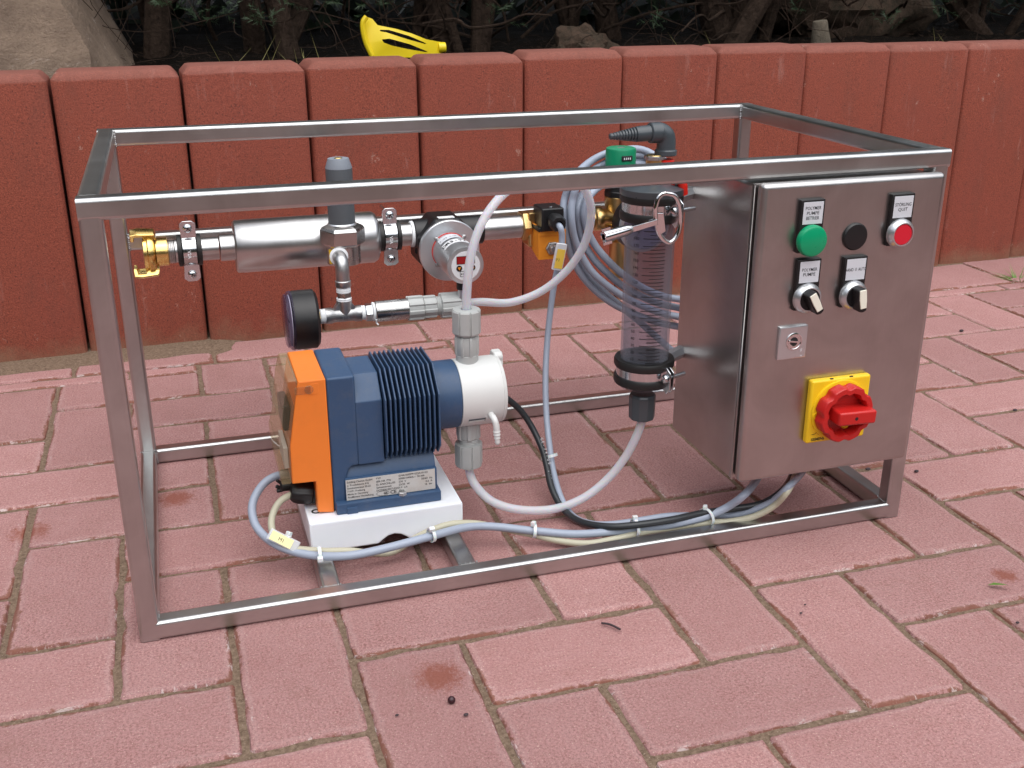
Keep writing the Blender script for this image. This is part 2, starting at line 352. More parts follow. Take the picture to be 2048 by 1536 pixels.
    def build(s, name, mat, parent=None, bevel=0.0, seg=2, smooth=True, ang=35, loc=None, only=None, bm_fn=None, keep=False, **tags):
        if parent is not None: org = ORG[parent.name]
        elif loc is not None: org = Vector(loc)
        else:
            xs = [x.x for x in s.v]; ys = [x.y for x in s.v]; zs = [x.z for x in s.v]
            org = Vector(((min(xs) + max(xs)) / 2, (min(ys) + max(ys)) / 2, min(zs)))
        me = bpy.data.meshes.new(name)
        me.from_pydata([x - org for x in s.v], [], s.f)
        bm = bmesh.new(); bm.from_mesh(me)
        bmesh.ops.remove_doubles(bm, verts=bm.verts, dist=1e-6)
        bmesh.ops.recalc_face_normals(bm, faces=bm.faces)
        if bevel:
            es = [e for e in bm.edges if len(e.link_faces) == 2 and e.calc_face_angle(0) > rad(25) and (only is None or only(e, org))]
            for f_ in bm.faces: f_.tag = False
            bev = bmesh.ops.bevel(bm, geom=es, offset=bevel, segments=seg, affect='EDGES', profile=0.5, clamp_overlap=True)
            for f_ in bev['faces']: f_.tag = True
            for e_ in bm.edges:
                if len(e_.link_faces) == 2:
                    a_, b_ = e_.link_faces
                    e_.smooth = not (a_.tag != b_.tag or e_.calc_face_angle(0) > rad(ang))
            for f_ in bm.faces: f_.smooth = True
        if bm_fn: bm_fn(bm)
        bm.to_mesh(me); bm.free()
        if smooth and not (bevel and not keep):
            me.polygons.foreach_set('use_smooth', [True] * len(me.polygons)); me.set_sharp_from_angle(angle=rad(ang))
        me.materials.append(MATS[mat])
        o = bpy.data.objects.new(name, me); COL.objects.link(o); ORG[o.name] = org
        if parent is not None: o.parent = parent
        else: o.location = org
        tag(o, tags.get('label'), tags.get('cat'), tags.get('group'), tags.get('kind'))
        return o

def copy_tree(o, offset, parent=None):
    c = o.copy(); COL.objects.link(c); ORG[c.name] = ORG[o.name] + Vector(offset)
    if parent is None: c.location = o.location + Vector(offset)
    else: c.parent = parent
    for ch in list(o.children): copy_tree(ch, offset, c)
    return c

def text(s, size, origin, xdir, ydir, mat, parent, name='lettering', align='LEFT', bold=0.0, sx=1.0, off=0.0002):
    """flat lettering lying in the plane of xdir/ydir; baseline starts at origin"""
    cu = bpy.data.curves.new(name, 'FONT'); cu.body = s; cu.size = size; cu.align_x = align; cu.offset = bold * size; cu.resolution_u = 2
    tmp = bpy.data.objects.new('tmp', cu); COL.objects.link(tmp); bpy.context.view_layer.update()
    me = bpy.data.meshes.new_from_object(tmp.evaluated_get(bpy.context.evaluated_depsgraph_get()))
    bpy.data.objects.remove(tmp); bpy.data.curves.remove(cu)
    X = Vector(xdir).normalized(); Y = Vector(ydir).normalized(); Z = X.cross(Y)
    org = Vector(origin) + Z * off - ORG[parent.name]
    for vv in me.vertices: vv.co = org + X * (vv.co.x * sx) + Y * vv.co.y
    me.materials.clear(); me.materials.append(MATS[mat])
    o = bpy.data.objects.new(name, me); COL.objects.link(o); o.parent = parent; ORG[o.name] = ORG[parent.name]; return o

def hexlobe(a): # regular hexagon radius factor (flat-to-flat = 1)
    k = (a % (math.pi / 3)) - math.pi / 6; return 1 / math.cos(k)
def ribbed(n, depth=0.10, duty=0.5):
    def f(a):
        t = (a / (2 * math.pi) * n) % 1.0
        return 1.0 if t < duty else 1.0 - depth
    return f

# ================================================================== GROUND
DX, DY, DZ = 'x', 'y', 'z'
bm_ = MB().add([(-14, -14, -0.02), (16, -14, -0.02), (16, 14, -0.02), (-14, 14, -0.02)], [(0, 1, 2, 3)])
bm_.build('ground', 'soil_mat', kind='structure')
# wall line
def wall_y(x): return 1.050 + 0.042 * (x - 0.1)
PX0, PX1, PY0, PY1 = -2.2, 5.1, -2.6, 1.35
g = MB(); nx, ny = 140, 100
vs = []
for j in range(ny + 1):
    for i in range(nx + 1):
        x = PX0 + (PX1 - PX0) * i / nx; y = PY0 + (PY1 - PY0) * j / ny
        z = -0.0042 + 0.0020 * noise.noise(Vector((x * 18, y * 18, 0)))
        dw = (wall_y(x) - y)
        if dw < 0.085: z += max(0, min(1, (0.085 - dw) / 0.05)) * (0.009 if x < 0.15 else 0.0)
        vs.append((x, y, z))
fs = [(j * (nx + 1) + i, j * (nx + 1) + i + 1, (j + 1) * (nx + 1) + i + 1, (j + 1) * (nx + 1) + i) for j in range(ny) for i in range(nx)]
paving = g.add(vs, fs).build('paving', 'sand_mat', loc=(0, 0, 0), kind='structure')
MB().add([(-14, -14, -0.006), (16, -14, -0.006), (16, -2.6, -0.006), (-14, -2.6, -0.006)], [(0, 1, 2, 3)]).build('added_lawn', 'added_lawn_mat', kind='structure')  # unseen dark grass added behind the camera to darken the door's reflection

def paver_mesh(L, W, seed):
    """outline with slightly wavy worn edges; vertex attribute edge=1 on the rim, 0 on the face"""
    rnd = random.Random(seed); j = 0.0021; hx, hy = L / 2 - j, W / 2 - j
    ring = []; nseg = lambda l: max(2, int(l / 0.022))
    def side(p, q, n):
        for k in range(n):
            t = k / n; ring.append(Vector((p[0] + (q[0] - p[0]) * t, p[1] + (q[1] - p[1]) * t, 0)))
    c = 0.005; co = [(-hx + c, -hy), (hx - c, -hy), (hx, -hy + c), (hx, hy - c), (hx - c, hy), (-hx + c, hy), (-hx, hy - c), (-hx, -hy + c)]
    for k in range(8):
        p, q2 = co[k], co[(k + 1) % 8]; ln = math.hypot(p[0] - q2[0], p[1] - q2[1]); side(p, q2, nseg(ln) if ln > 0.012 else 1)
    n = len(ring); ph = rnd.uniform(0, 99)
    def inset(p, dd):
        sx = (abs(p.x) - dd) / max(1e-4, abs(p.x)) if abs(p.x) > hx * 0.3 else 1
        x = max(-hx + dd, min(hx - dd, p.x)); y = max(-hy + dd, min(hy - dd, p.y)); return Vector((x, y, 0))
    vs = []; att = []
    for lvl, (dd, z, e) in enumerate([(0, -0.045, 1), (0.0, -0.0045, 1), (0.0028, -0.0008, 0.85), (0.0075, 0.0, 0.5), (min(0.016, W * 0.25), 0.0, 0.0)]):
        for k, p in enumerate(ring):
            w = rnd.uniform(-0.0012, 0.0016) if lvl in (1, 2) else 0
            wz = noise.noise(Vector((p.x * 60, p.y * 60, ph)))
            chip = max(0, wz - 0.28) * 0.007 if lvl in (1, 2) else 0
            qv = inset(p, dd + w + chip); vs.append((qv.x, qv.y, z - (chip * 0.6 if lvl > 0 else 0))); att.append(e)
    fs = []
    for l in range(4):
        for k in range(n): fs.append((l * n + k, l * n + (k + 1) % n, (l + 1) * n + (k + 1) % n, (l + 1) * n + k))
    fs.append(tuple(range(4 * n, 5 * n)))
    me = bpy.data.meshes.new('paver'); me.from_pydata(vs, [], fs); me.update()
    a = me.attributes.new('edge', 'FLOAT', 'POINT'); a.data.foreach_set('value', att)
    me.polygons.foreach_set('use_smooth', [True] * len(me.polygons)); me.set_sharp_from_angle(angle=rad(40))
    me.materials.append(MATS['paver']); return me
G = 0.1231; GX, GY = -0.024, -0.100
VAR = [paver_mesh(2 * G, G, k) for k in range(7)]
CUT = {}
plist = []      # (mesh key, cx, cy, rot90)
YB = 0.928      # herringbone ends here, edge row of stretchers beyond
for j in range(-21, 10):
    for i in range(-18, 42):
        k = (i + j - 2) % 4
        if k == 0: x0, x1, y0, y1 = i, i + 2, j, j + 1
        elif k == 2: x0, x1, y0, y1 = i, i + 1, j, j + 2
        else: continue
        X0, X1, Y0, Y1 = GX + x0 * G, GX + x1 * G, GY + y0 * G, GY + y1 * G
        if Y0 > YB - 0.012 or Y0 < -2.6 or X1 > 5.1 or X0 < -2.2: continue
        Y1 = min(Y1, YB); L, W = X1 - X0, Y1 - Y0
        plist.append(((round(L, 4), round(W, 4)), (X0 + X1) / 2, (Y0 + Y1) / 2))
bx = [-2.1, -1.85, -1.60, -1.36, -1.11, -0.865, -0.62, -0.374, -0.126, 0.131, 0.31, 0.555, 0.79, 1.03, 1.27, 1.51, 1.76, 2.0, 2.25, 2.49, 2.74, 2.98, 3.22, 3.46, 3.71, 3.95, 4.2, 4.44, 4.69, 4.93]
for a, b in zip(bx, bx[1:]):
    top = wall_y(a) - (0.045 if b < 0.2 else 0.004)
    plist.append(((round(b - a, 4), round(top - YB, 4)), (a + b) / 2, (YB + top) / 2))
def proj(pt):
    dv = Vector(pt) - CAM; z = dv.dot(RZ); return (1024 + F_PX * dv.dot(RX) / z, 768 + F_PX * dv.dot(RY) / z, z)
def in_view(x, y, mrg=160):
    u, v, z = proj((x, y, 0)); return z > 0 and -mrg < u < 2048 + mrg and -mrg < v < 1536 + mrg
rest = MB(); rest_att = []; cnt = 0
rnd = random.Random(3)
for (key, cx, cy) in plist:
    L, W = key; rot = 0
    if W > L: L, W, rot = W, L, 1
    if abs(L - 2 * G) < 1e-3 and abs(W - G) < 1e-3: me = rnd.choice(VAR)
    else:
        kk = (round(L, 3), round(W, 3))
        if kk not in CUT: CUT[kk] = paver_mesh(L, W, hash(kk) % 1000)
        me = CUT[kk]
    M = Matrix.Translation((cx + rnd.uniform(-.0007, .0007), cy + rnd.uniform(-.0007, .0007), -0.0006 + rnd.uniform(-0.0012, 0.0005))) @ Matrix.Rotation(rot * math.pi / 2 + rnd.choice((0, math.pi)) + rnd.uniform(-.004, .004), 4, 'Z') @ Matrix.Rotation(rnd.uniform(-.004, .004), 4, 'X')
    if in_view(cx, cy) and cnt < 298:
        o = bpy.data.objects.new('paver', me); COL.objects.link(o); o.parent = paving; o.matrix_local = M; cnt += 1
    else:
        b = len(rest.v); rest.v += [M @ vv.co for vv in me.vertices]; rest.f += [tuple(b + i for i in p.vertices) for p in me.polygons]
        rest_att += [d_.value for d_ in me.attributes['edge'].data]
me = bpy.data.meshes.new('outer_pavers'); me.from_pydata(rest.v, [], rest.f)
a = me.attributes.new('edge', 'FLOAT', 'POINT'); a.data.foreach_set('value', rest_att); me.materials.append(MATS['paver'])
o = bpy.data.objects.new('outer_pavers', me); COL.objects.link(o); o.parent = paving; o['kind'] = 'stuff'

# small loose bits on the paving
def small(name, mb, mat, label, cat, **k): return mb.build(name, mat, label=label, cat=cat, **k)
A, B_ = P(1203, 1246, 'z', 0.002), P(1241, 1259, 'z', 0.0022)
small('twig', MB().tube([A, (A + B_) / 2 + Vector((0, 0.002, 0.001)), B_], 0.0013, 6), 'twig', 'short dark twig lying on the paving in front of the frame', 'twig')
c0 = P(903, 1400, 'z', 0.003); small('berry', MB().ball(c0, 0.0042, 12, 8), 'berry', 'round dark berry beside the red stain on a front paver', 'berry')
for (u, v_, r_, lab) in [(794, 1430, .0016, 'tiny dark seed left of the round berry'), (932, 1429, .0022, 'reddish crumb just right of the round berry'), (1602, 1226, .0016, 'tiny dark seed on a right front paver, nearest to the frame corner'), (1610, 1209, .0013, 'tiny reddish crumb on a right front paver above the dark seed'),
                         (1736, 938, .0035, 'dark crumb on the paving seen through the right end of the frame'), (1833, 942, .003, 'dark crumb right of the frame foot'), (2030, 820, .0035, 'dark seed husk on the paving at the right picture edge'), (1923, 661, .004, 'small dark crumb by the joints right of the cabinet'), (2035, 1245, .002, 'tiny dark crumb at the far right front paver')]:
    c1 = P(u, v_, 'z', 0.002); small('crumb', MB().ball(c1, r_, 8, 6, (1.3, 0.9, 0.6)), 'twig', lab, 'crumb')
c0 = P(1998, 1172, 'z', 0.003)
lf = MB().add([c0 + Vector(x) for x in [(-.012, .006, 0), (-.004, -.001, .003), (.006, -.006, .004), (.012, -.010, .001), (.006, -.001, .0025), (-.003, .006, .002)]], [(0, 1, 4, 5), (1, 2, 3, 4)])
small('leaf', lf, 'leaf_green', 'small green leaf lying on a right front paver', 'leaf')
c0 = P(2000, 548, 'z', 0.02); tuft = MB()
for k in range(46):
    a = rnd.uniform(0, 6.28); rr = rnd.uniform(.02, .09); b0 = c0 + Vector((0.06 + math.cos(a) * .02, math.sin(a) * .02, -.02)); e0 = b0 + Vector((math.cos(a) * rr, math.sin(a) * rr * .6, rnd.uniform(.0, .03)))
    tuft.add([b0, b0 + Vector((.003, 0, 0)), e0], [(0, 1, 2)])
tuft.build('weed', 'leaf_green', label='small dark green weed tuft growing in the paving at the right edge', cat='weed')
mo = MB()
for k in range(900):
    # moss and needle litter in the joints
    i = rnd.randint(-4, 16); jj = rnd.randint(-6, 8)
    x = GX + i * G + rnd.uniform(-.003, .003); y = GY + jj * G + rnd.uniform(0, G)
    if rnd.random() < .5: x, y = GX + i * G + rnd.uniform(0, G), GY + jj * G + rnd.uniform(-.003, .003)
    s_ = rnd.uniform(.0006, .0016); mo.add([(x - s_, y, -.004), (x + s_, y - s_, -.004), (x + s_ * .3, y + s_, -.004), (x, y, -.004 + s_ * 1.2)], [(0, 1, 3), (1, 2, 3), (2, 0, 3)])
mo.build('joint_grit', 'sand_mat', kind='stuff', label='pale grit and crumbs lying in the joints between the pavers', smooth=False)

# ================================================================== PALISADE WALL
wall = thing('palisade_wall', (0.9, 1.1, 0), 'low retaining wall of upright red concrete palisade stones behind the frame', 'wall')
joints = [-2.15, -1.92, -1.70, -1.47, -1.245, -1.018, -0.79, -0.560, -0.332, -0.104, 0.125, 0.357, 0.580, 0.804, 1.028, 1.256, 1.483, 1.711, 1.938, 2.166, 2.394, 2.62, 2.85, 3.08, 3.30, 3.53, 3.76, 3.99, 4.21, 4.44, 4.67, 4.90, 5.13]
tops = [.532] * 6 + [.532, .532, .532, .533, .537, .539, .541, .5445, .5455, .545, .541, .538, .537, .536, .535, .535] + [.535] * 10
def stone_mesh(w, dpt, h, seed):
    r2 = random.Random(seed); c = 0.013; nxs = 10; vs = []; att = []; fs = []
    W2 = w / 2 - 0.0022; rr = 0.010
    out = []
    for (sx, sy) in ((-1, -1), (1, -1), (1, 1), (-1, 1)):
        cx, cy = sx * (W2 - rr), sy * (dpt / 2 - rr)
        a0 = {(-1, -1): 180, (1, -1): 270, (1, 1): 0, (-1, 1): 90}[(sx, sy)]
        for k in range(4): a = rad(a0 + 30 * k); out.append((cx + rr * math.cos(a), cy + rr * math.sin(a)))
    dense = []
    for k in range(len(out)):
        p, q2 = out[k], out[(k + 1) % len(out)]; ln = math.hypot(p[0] - q2[0], p[1] - q2[1]); n = max(1, int(ln / 0.03))
        for t in range(n): dense.append((p[0] + (q2[0] - p[0]) * t / n, p[1] + (q2[1] - p[1]) * t / n))
    n = len(dense)
    for lvl, (z, ins, e) in enumerate([(-.08, 0, 0), (h * .5, 0, 0), (h - c - .004, 0, 0), (h - c, 0.0008, .8), (h - .002, c * .8, 1), (h, c * 1.15, 1)]):
        for (x, y) in dense:
            jx = (noise.noise(Vector((x * 40, y * 40 + seed, z * 9))) * .0018) if 1 < lvl < 5 else 0
            fx = (W2 - ins + jx) / W2; fy = (dpt / 2 - ins + jx) / (dpt / 2)
            vs.append((x * fx, y * fy, z + (jx if lvl > 1 else 0))); att.append(e)
    for l in range(5):
        for k in range(n): fs.append((l * n + k, l * n + (k + 1) % n, (l + 1) * n + (k + 1) % n, (l + 1) * n + k))
    fs.append(tuple(range(5 * n, 6 * n)))
    me = bpy.data.meshes.new('stone'); me.from_pydata(vs, [], fs); a = me.attributes.new('edge', 'FLOAT', 'POINT'); a.data.foreach_set('value', att)
    me.polygons.foreach_set('use_smooth', [True] * len(me.polygons)); me.set_sharp_from_angle(angle=rad(30)); me.materials.append(MATS['wall_stone']); return me
for k, (a, b) in enumerate(zip(joints, joints[1:])):
    me = stone_mesh(b - a, 0.115, tops[k], k); o = bpy.data.objects.new('stone', me); COL.objects.link(o); o.parent = wall
    xm = (a + b) / 2; ang = 0.042 + (-0.012 if xm < .3 else -0.035 if xm > 0.7 else -0.02)
    yf = wall_y(xm) + {8: .003, 9: .006, 10: -.003, 11: .003}.get(k, 0)
    o.matrix_local = Matrix.Translation(Vector((xm, yf + 0.0575, 0)) - Vector((0.9, 1.1, 0))) @ Matrix.Rotation(ang, 4, 'Z') @ Matrix.Rotation(rnd.uniform(-.004, .004), 4, 'X')

# ================================================================== GARDEN BED
g = MB(); vs = []; nx, ny = 110, 46
for j in range(ny + 1):
    for i in range(nx + 1):
        x = -2.4 + 7.8 * i / nx; y = wall_y(x) + 0.10 + 3.2 * (j / ny) ** 1.4
        z = 0.50 + 0.10 * (j / ny) + 0.030 * noise.noise(Vector((x * 3, y * 3, 0))) + 0.012 * noise.noise(Vector((x * 14, y * 14, 4)))
        if j == 0: z = 0.40
        vs.append((x, y, z))
fs = [(j * (nx + 1) + i, j * (nx + 1) + i + 1, (j + 1) * (nx + 1) + i + 1, (j + 1) * (nx + 1) + i) for j in range(ny) for i in range(nx)]
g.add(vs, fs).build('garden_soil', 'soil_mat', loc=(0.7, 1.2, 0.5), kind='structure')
def soil(x, y): return 0.50 + 0.10 * max(0, (y - wall_y(x) - .1) / 3.2) ** .7

def rock(name, c, rx, ry, rz, mat, label, cat, seed, sub=4, rough=.25, planes=()):
    bm = bmesh.new(); bmesh.ops.create_icosphere(bm, subdivisions=sub, radius=1)
    for v in bm.verts:
        p = v.co.normalized(); f = 1 + rough * noise.noise(p * 1.6 + Vector((seed, 0, 0))) + rough * .35 * noise.noise(p * 5 + Vector((0, seed, 0))) + rough * .12 * noise.noise(p * 14) + rough * .16 * abs(noise.noise(p * 3.1 + Vector((seed, seed, 0)))) * -1 + rough * .06 * noise.noise(p * 30)
        p = p * f
        for (nv, dd) in planes:
            nv = Vector(nv).normalized(); k = p.dot(nv) - dd
            if k > 0: p -= nv * k * 0.93
        v.co = Vector((p.x * rx, p.y * ry, p.z * rz))
    me = bpy.data.meshes.new(name); bm.to_mesh(me); bm.free()
    me.polygons.foreach_set('use_smooth', [True] * len(me.polygons)); me.set_sharp_from_angle(angle=rad(28)); me.materials.append(MATS[mat])
    o = bpy.data.objects.new(name, me); COL.objects.link(o); o.location = c; return tag(o, label, cat)
rock('boulder', (-0.26, 1.46, 0.62), .40, .34, .30, 'sandstone', 'large pale sandstone boulder on the wall at the top left corner', 'boulder', 3.3, 5, .20,
     planes=(((0.05, -1, .75), .46), ((.95, -.1, .40), .50)))
rock('rock', (1.02, 1.33, 0.515), .085, .06, .062, 'dark_rock', 'small dark mossy rock just behind the wall near its middle', 'rock', 8.1, 4, .5)
rock('rock', (2.0, 1.75, 0.62), .26, .16, .16, 'dark_rock', 'dark shaded rock behind the wall under the shrubs at top right', 'rock', 12.7, 4, .3)

def bez(a, b, bend, n=5, seed=0, j=.02):
    r2 = random.Random(seed); pts = []
    for k in range(n + 1):
        t = k / n; p = Vector(a).lerp(Vector(b), t) + Vector(bend) * (4 * t * (1 - t))
        if 0 < k < n: p += Vector((r2.uniform(-j, j), r2.uniform(-j, j), r2.uniform(-j, j)))
        pts.append(p)
    return pts
def needle_tuft(mb, p, dirv, ln, n, r2, w=.0011, nl=.016):
    dz = Vector(dirv).normalized(); ox = dz.orthogonal().normalized(); oy = dz.cross(ox)
    for k in range(n):
        t = k / n; b = Vector(p) + dz * ln * t; a = r2.uniform(0, 6.28); o_ = (ox * math.cos(a) + oy * math.sin(a))
        e = b + (o_ * .8 + dz * .6).normalized() * nl * r2.uniform(.6, 1.1); sd = o_.cross(dz) * w
        mb.add([b - sd, b + sd, e], [(0, 1, 2)])
def shrub(x, y, seed, label, n=5, spread=.5, rmax=.03, h=1.15, lean=0):
    r2 = random.Random(seed); z0 = soil(x, y) - .03
    s = thing('conifer_shrub', (x, y, z0), label, 'shrub', 'conifer shrubs behind the wall')
    tips = []
    for k in range(n):
        r = rmax * r2.uniform(.25, .95); a = Vector((x + r2.uniform(-.09, .09), y + r2.uniform(-.07, .12), z0))
        b = Vector((x + lean + r2.uniform(-spread, spread), y + r2.uniform(-.3, .45), z0 + h * r2.uniform(.75, 1.1)))
        pts = bez(a, b, (r2.uniform(-.08, .08), r2.uniform(-.05, .05), 0), 5, seed * 10 + k, .015)
        MB().tube(pts, r, 9, 4, rfun=lambda t, r=r: r * (1 - .65 * t)).build('trunk', 'bark', s); tips += pts[2:]
    br = MB()
    for k in range(26):
        a = Vector(r2.choice(tips)); a.z = z0 + r2.uniform(.04, .45); a.x = x + r2.uniform(-.22, .22); a.y = y + r2.uniform(-.12, .12)
        b = a + Vector((r2.uniform(-.45, .45), r2.uniform(-.38, .1), r2.uniform(-.06, .35))); b.y = max(b.y, wall_y(b.x) + .12)
        r = r2.uniform(.0015, .0055); br.tube(bez(a, b, (0, 0, r2.uniform(-.05, .05)), 5, seed * 31 + k, .018), r, 6, 3, rfun=lambda t, r=r: r * (1 - .6 * t))
    for k in range(110):
        a = Vector((x + r2.uniform(-.35, .35), y + r2.uniform(-.35, .25), z0 + r2.uniform(0, .4))); a.y = max(a.y, wall_y(a.x) + .13)
        b = a + Vector((r2.uniform(-.14, .14), r2.uniform(-.05, .05), r2.uniform(-.02, .22)))
        br.tube(bez(a, b, (r2.uniform(-.02, .02), 0, 0), 3, seed * 57 + k, .008), .001, 4, 2)
    br.build('branches', 'bark', s, kind='stuff')
    cr = MB()
    for k in range(1500):
        th = r2.uniform(0, 6.28); rr = math.sqrt(r2.random()) * .62
        p = Vector((x + lean * .7 + rr * math.cos(th), y + .25 + rr * math.sin(th) * .8, z0 + .34 + (r2.random() ** .8) * 1.5))
        if p.z < z0 + .48 and p.y < y + .3: p.y += .35
        if p.y < wall_y(p.x) + .02: p.z += .3
        dv = Vector((r2.uniform(-1, 1), r2.uniform(-1, .4), r2.uniform(-.6, .8))).normalized(); sd = dv.orthogonal().normalized() * r2.uniform(.010, .022)
        l_ = r2.uniform(.03, .075); cr.add([p - sd, p + sd, p + dv * l_ + sd * .3, p + dv * l_ - sd * .3], [(0, 1, 2, 3)])
    cr.build('crown', 'needles', s, smooth=False, kind='stuff')
    return s
shrub(0.02, 1.62, 1, 'dark conifer shrub rising just right of the pale boulder', 6, .35, .034)
shrub(0.30, 1.55, 2, 'dark conifer shrub behind the wall, left of the yellow toy', 6, .45, .030, lean=.1)
shrub(0.80, 1.60, 3, 'dark conifer shrub directly behind and right of the yellow toy', 7, .40, .034)
shrub(1.22, 1.72, 4, 'dark conifer shrub behind the small mossy rock', 5, .5, .026)
shrub(1.55, 1.55, 5, 'dark conifer shrub left of the cut stump', 6, .4, .042)
shrub(1.95, 1.70, 6, 'dark conifer shrub with leaning stems right of the cut stump', 6, .5, .044, lean=.25)
shrub(2.45, 1.75, 8, 'dark conifer shrub at the top right corner', 5, .5, .036)
shrub(-0.55, 1.75, 9, 'dark conifer shrub beyond the left picture edge behind the boulder', 5, .5, .03)
# dense far foliage closing the hedge
r2 = random.Random(77); fo = MB()
for k in range(26000):
    x = r2.uniform(-3.4, 5.2); y = r2.uniform(2.2, 3.4); z = .48 + (r2.random()) * 2.5
    dv = Vector((r2.uniform(-1, 1), r2.uniform(-1, .3), r2.uniform(-.6, .9))).normalized(); sd = dv.orthogonal().normalized() * r2.uniform(.014, .034); l_ = r2.uniform(.05, .12); p = Vector((x, y, z))
    fo.add([p - sd, p + sd, p + dv * l_ + sd * .3, p + dv * l_ - sd * .3], [(0, 1, 2, 3)])
for k in range(12000):  # overhead canopy out of view, added to shade the soil and darken reflections
    x = r2.uniform(-2.6, 4.2); y = r2.uniform(1.45, 2.4); z = .90 + (r2.random()) * 1.0
    if y < wall_y(x) + .25: z += .2
    dv = Vector((r2.uniform(-1, 1), r2.uniform(-1, .3), r2.uniform(-.6, .9))).normalized(); sd = dv.orthogonal().normalized() * r2.uniform(.016, .034); l_ = r2.uniform(.05, .12); p = Vector((x, y, z))
    fo.add([p - sd, p + sd, p + dv * l_ + sd * .3, p + dv * l_ - sd * .3], [(0, 1, 2, 3)])
fo.build('hedge_foliage', 'needles', kind='stuff', label='dense dark evergreen foliage at the back, with an added unseen canopy shading the bed', smooth=False)
# unseen hedges added on three sides to darken the horizon in steel reflections
def added_hedge(x0, x1, y0, y1, h, seed, label):
    r3 = random.Random(seed); mb = MB(); n_ = int(((x1 - x0) + (y1 - y0)) * 700)
    mb.box((x0 + .15, y0 + .15, -.01), (x1 - .15, y1 - .15, h - .2))
    for k in range(n_):
        f_ = r3.random(); x = r3.uniform(x0, x1); y = r3.uniform(y0, y1); z = r3.uniform(.02, h)
        if f_ < .25: z = h - r3.random() * .25
        elif (x1 - x0) > (y1 - y0): y = (y0 if r3.random() < .5 else y1) + r3.uniform(-.05, .12) * (1 if y == y0 else -1)
        else: x = (x0 if r3.random() < .5 else x1) + r3.uniform(-.05, .05)
        p = Vector((x, y, z)); dv = Vector((r3.uniform(-1, 1), r3.uniform(-1, 1), r3.uniform(-.5, 1))).normalized(); sd = dv.orthogonal().normalized() * r3.uniform(.03, .06)
        l_ = r3.uniform(.08, .18); mb.add([p - sd, p + sd, p + dv * l_ + sd * .3, p + dv * l_ - sd * .3], [(0, 1, 2, 3)])
    mb.build('added_hedge', 'needles', label=label, cat='hedge', smooth=False)
added_hedge(-5.2, -4.2, -6.5, 3.4, 2.7, 21, 'unseen hedge added to darken the horizon on the left side')
added_hedge(6.2, 7.2, -6.5, 3.4, 2.7, 22, 'unseen hedge added to darken the horizon on the right side')
added_hedge(-5.2, 7.2, -7.6, -6.6, 3.0, 23, 'unseen hedge added to darken the horizon opposite the wall')
# litter, fresh sprigs, dry grass at the wall top
r2 = random.Random(5); lit = MB()
for k in range(2600):
    x = r2.uniform(-.6, 2.6); y = wall_y(x) + r2.uniform(.10, .55); z = soil(x, y) + r2.uniform(.0, .02); a = r2.uniform(0, 6.28); l_ = r2.uniform(.006, .03)
    dv = Vector((math.cos(a), math.sin(a), r2.uniform(-.1, .5))) * l_; lit.add([(x, y, z), (x + .0012, y, z + .001), Vector((x, y, z)) + dv], [(0, 1, 2)])
lit.build('needle_litter', 'bark', kind='stuff', label='brown needle litter on the garden soil', smooth=False)
gr = MB()
for (cx_, n_) in ((.27, 7), (.36, 8), (1.3, 3), (2.0, 4)):
    for k in range(n_):
        b = Vector((cx_ + r2.uniform(-.06, .06), wall_y(cx_) + r2.uniform(.13, .22), .515)); e = b + Vector((r2.uniform(-.05, .05), r2.uniform(-.03, .03), r2.uniform(.02, .07))); w = Vector((.0009, 0, 0))
        gr.add([b - w, b + w, e], [(0, 1, 2)])
gr.build('grass', 'grass_dry', kind='stuff', label='thin yellowish grass blades at the top of the wall', smooth=False)
sp = MB()
for (x, y, z) in [(.12, 1.42, .63), (.17, 1.5, .61), (.31, 1.4, .595), (.35, 1.45, .62), (.55, 1.4, .63), (.25, 1.35, .64), (1.75, 1.6, .60), (1.95, 1.5, .565), (1.25, 1.4, .58), (.42, 1.38, .63), (.86, 1.45, .60), (2.2, 1.6, .60)]:
    for k in range(5):
        needle_tuft(sp, (x + r2.uniform(-.03, .03), y, z + r2.uniform(-.02, .02)), (r2.uniform(-1, 1), r2.uniform(-.5, .2), r2.uniform(-.3, .8)), .045, 22, r2)
sp.build('fresh_sprigs', 'needles_fresh', kind='stuff', label='small fresh green needle sprigs among the dark stems', smooth=False)
A = P(1645, 92, 'y', 1.32); st = MB().lathe(A - Vector((0, 0, .03)), Vector((-.16, 0, 1)), [(.030, 0), (.026, .03), (.021, .06), (.018, .088), (.0165, .0905)], 14)
st.build('stump', 'bark_grey', label='short pale cut branch stub sticking up behind the wall', cat='stump')

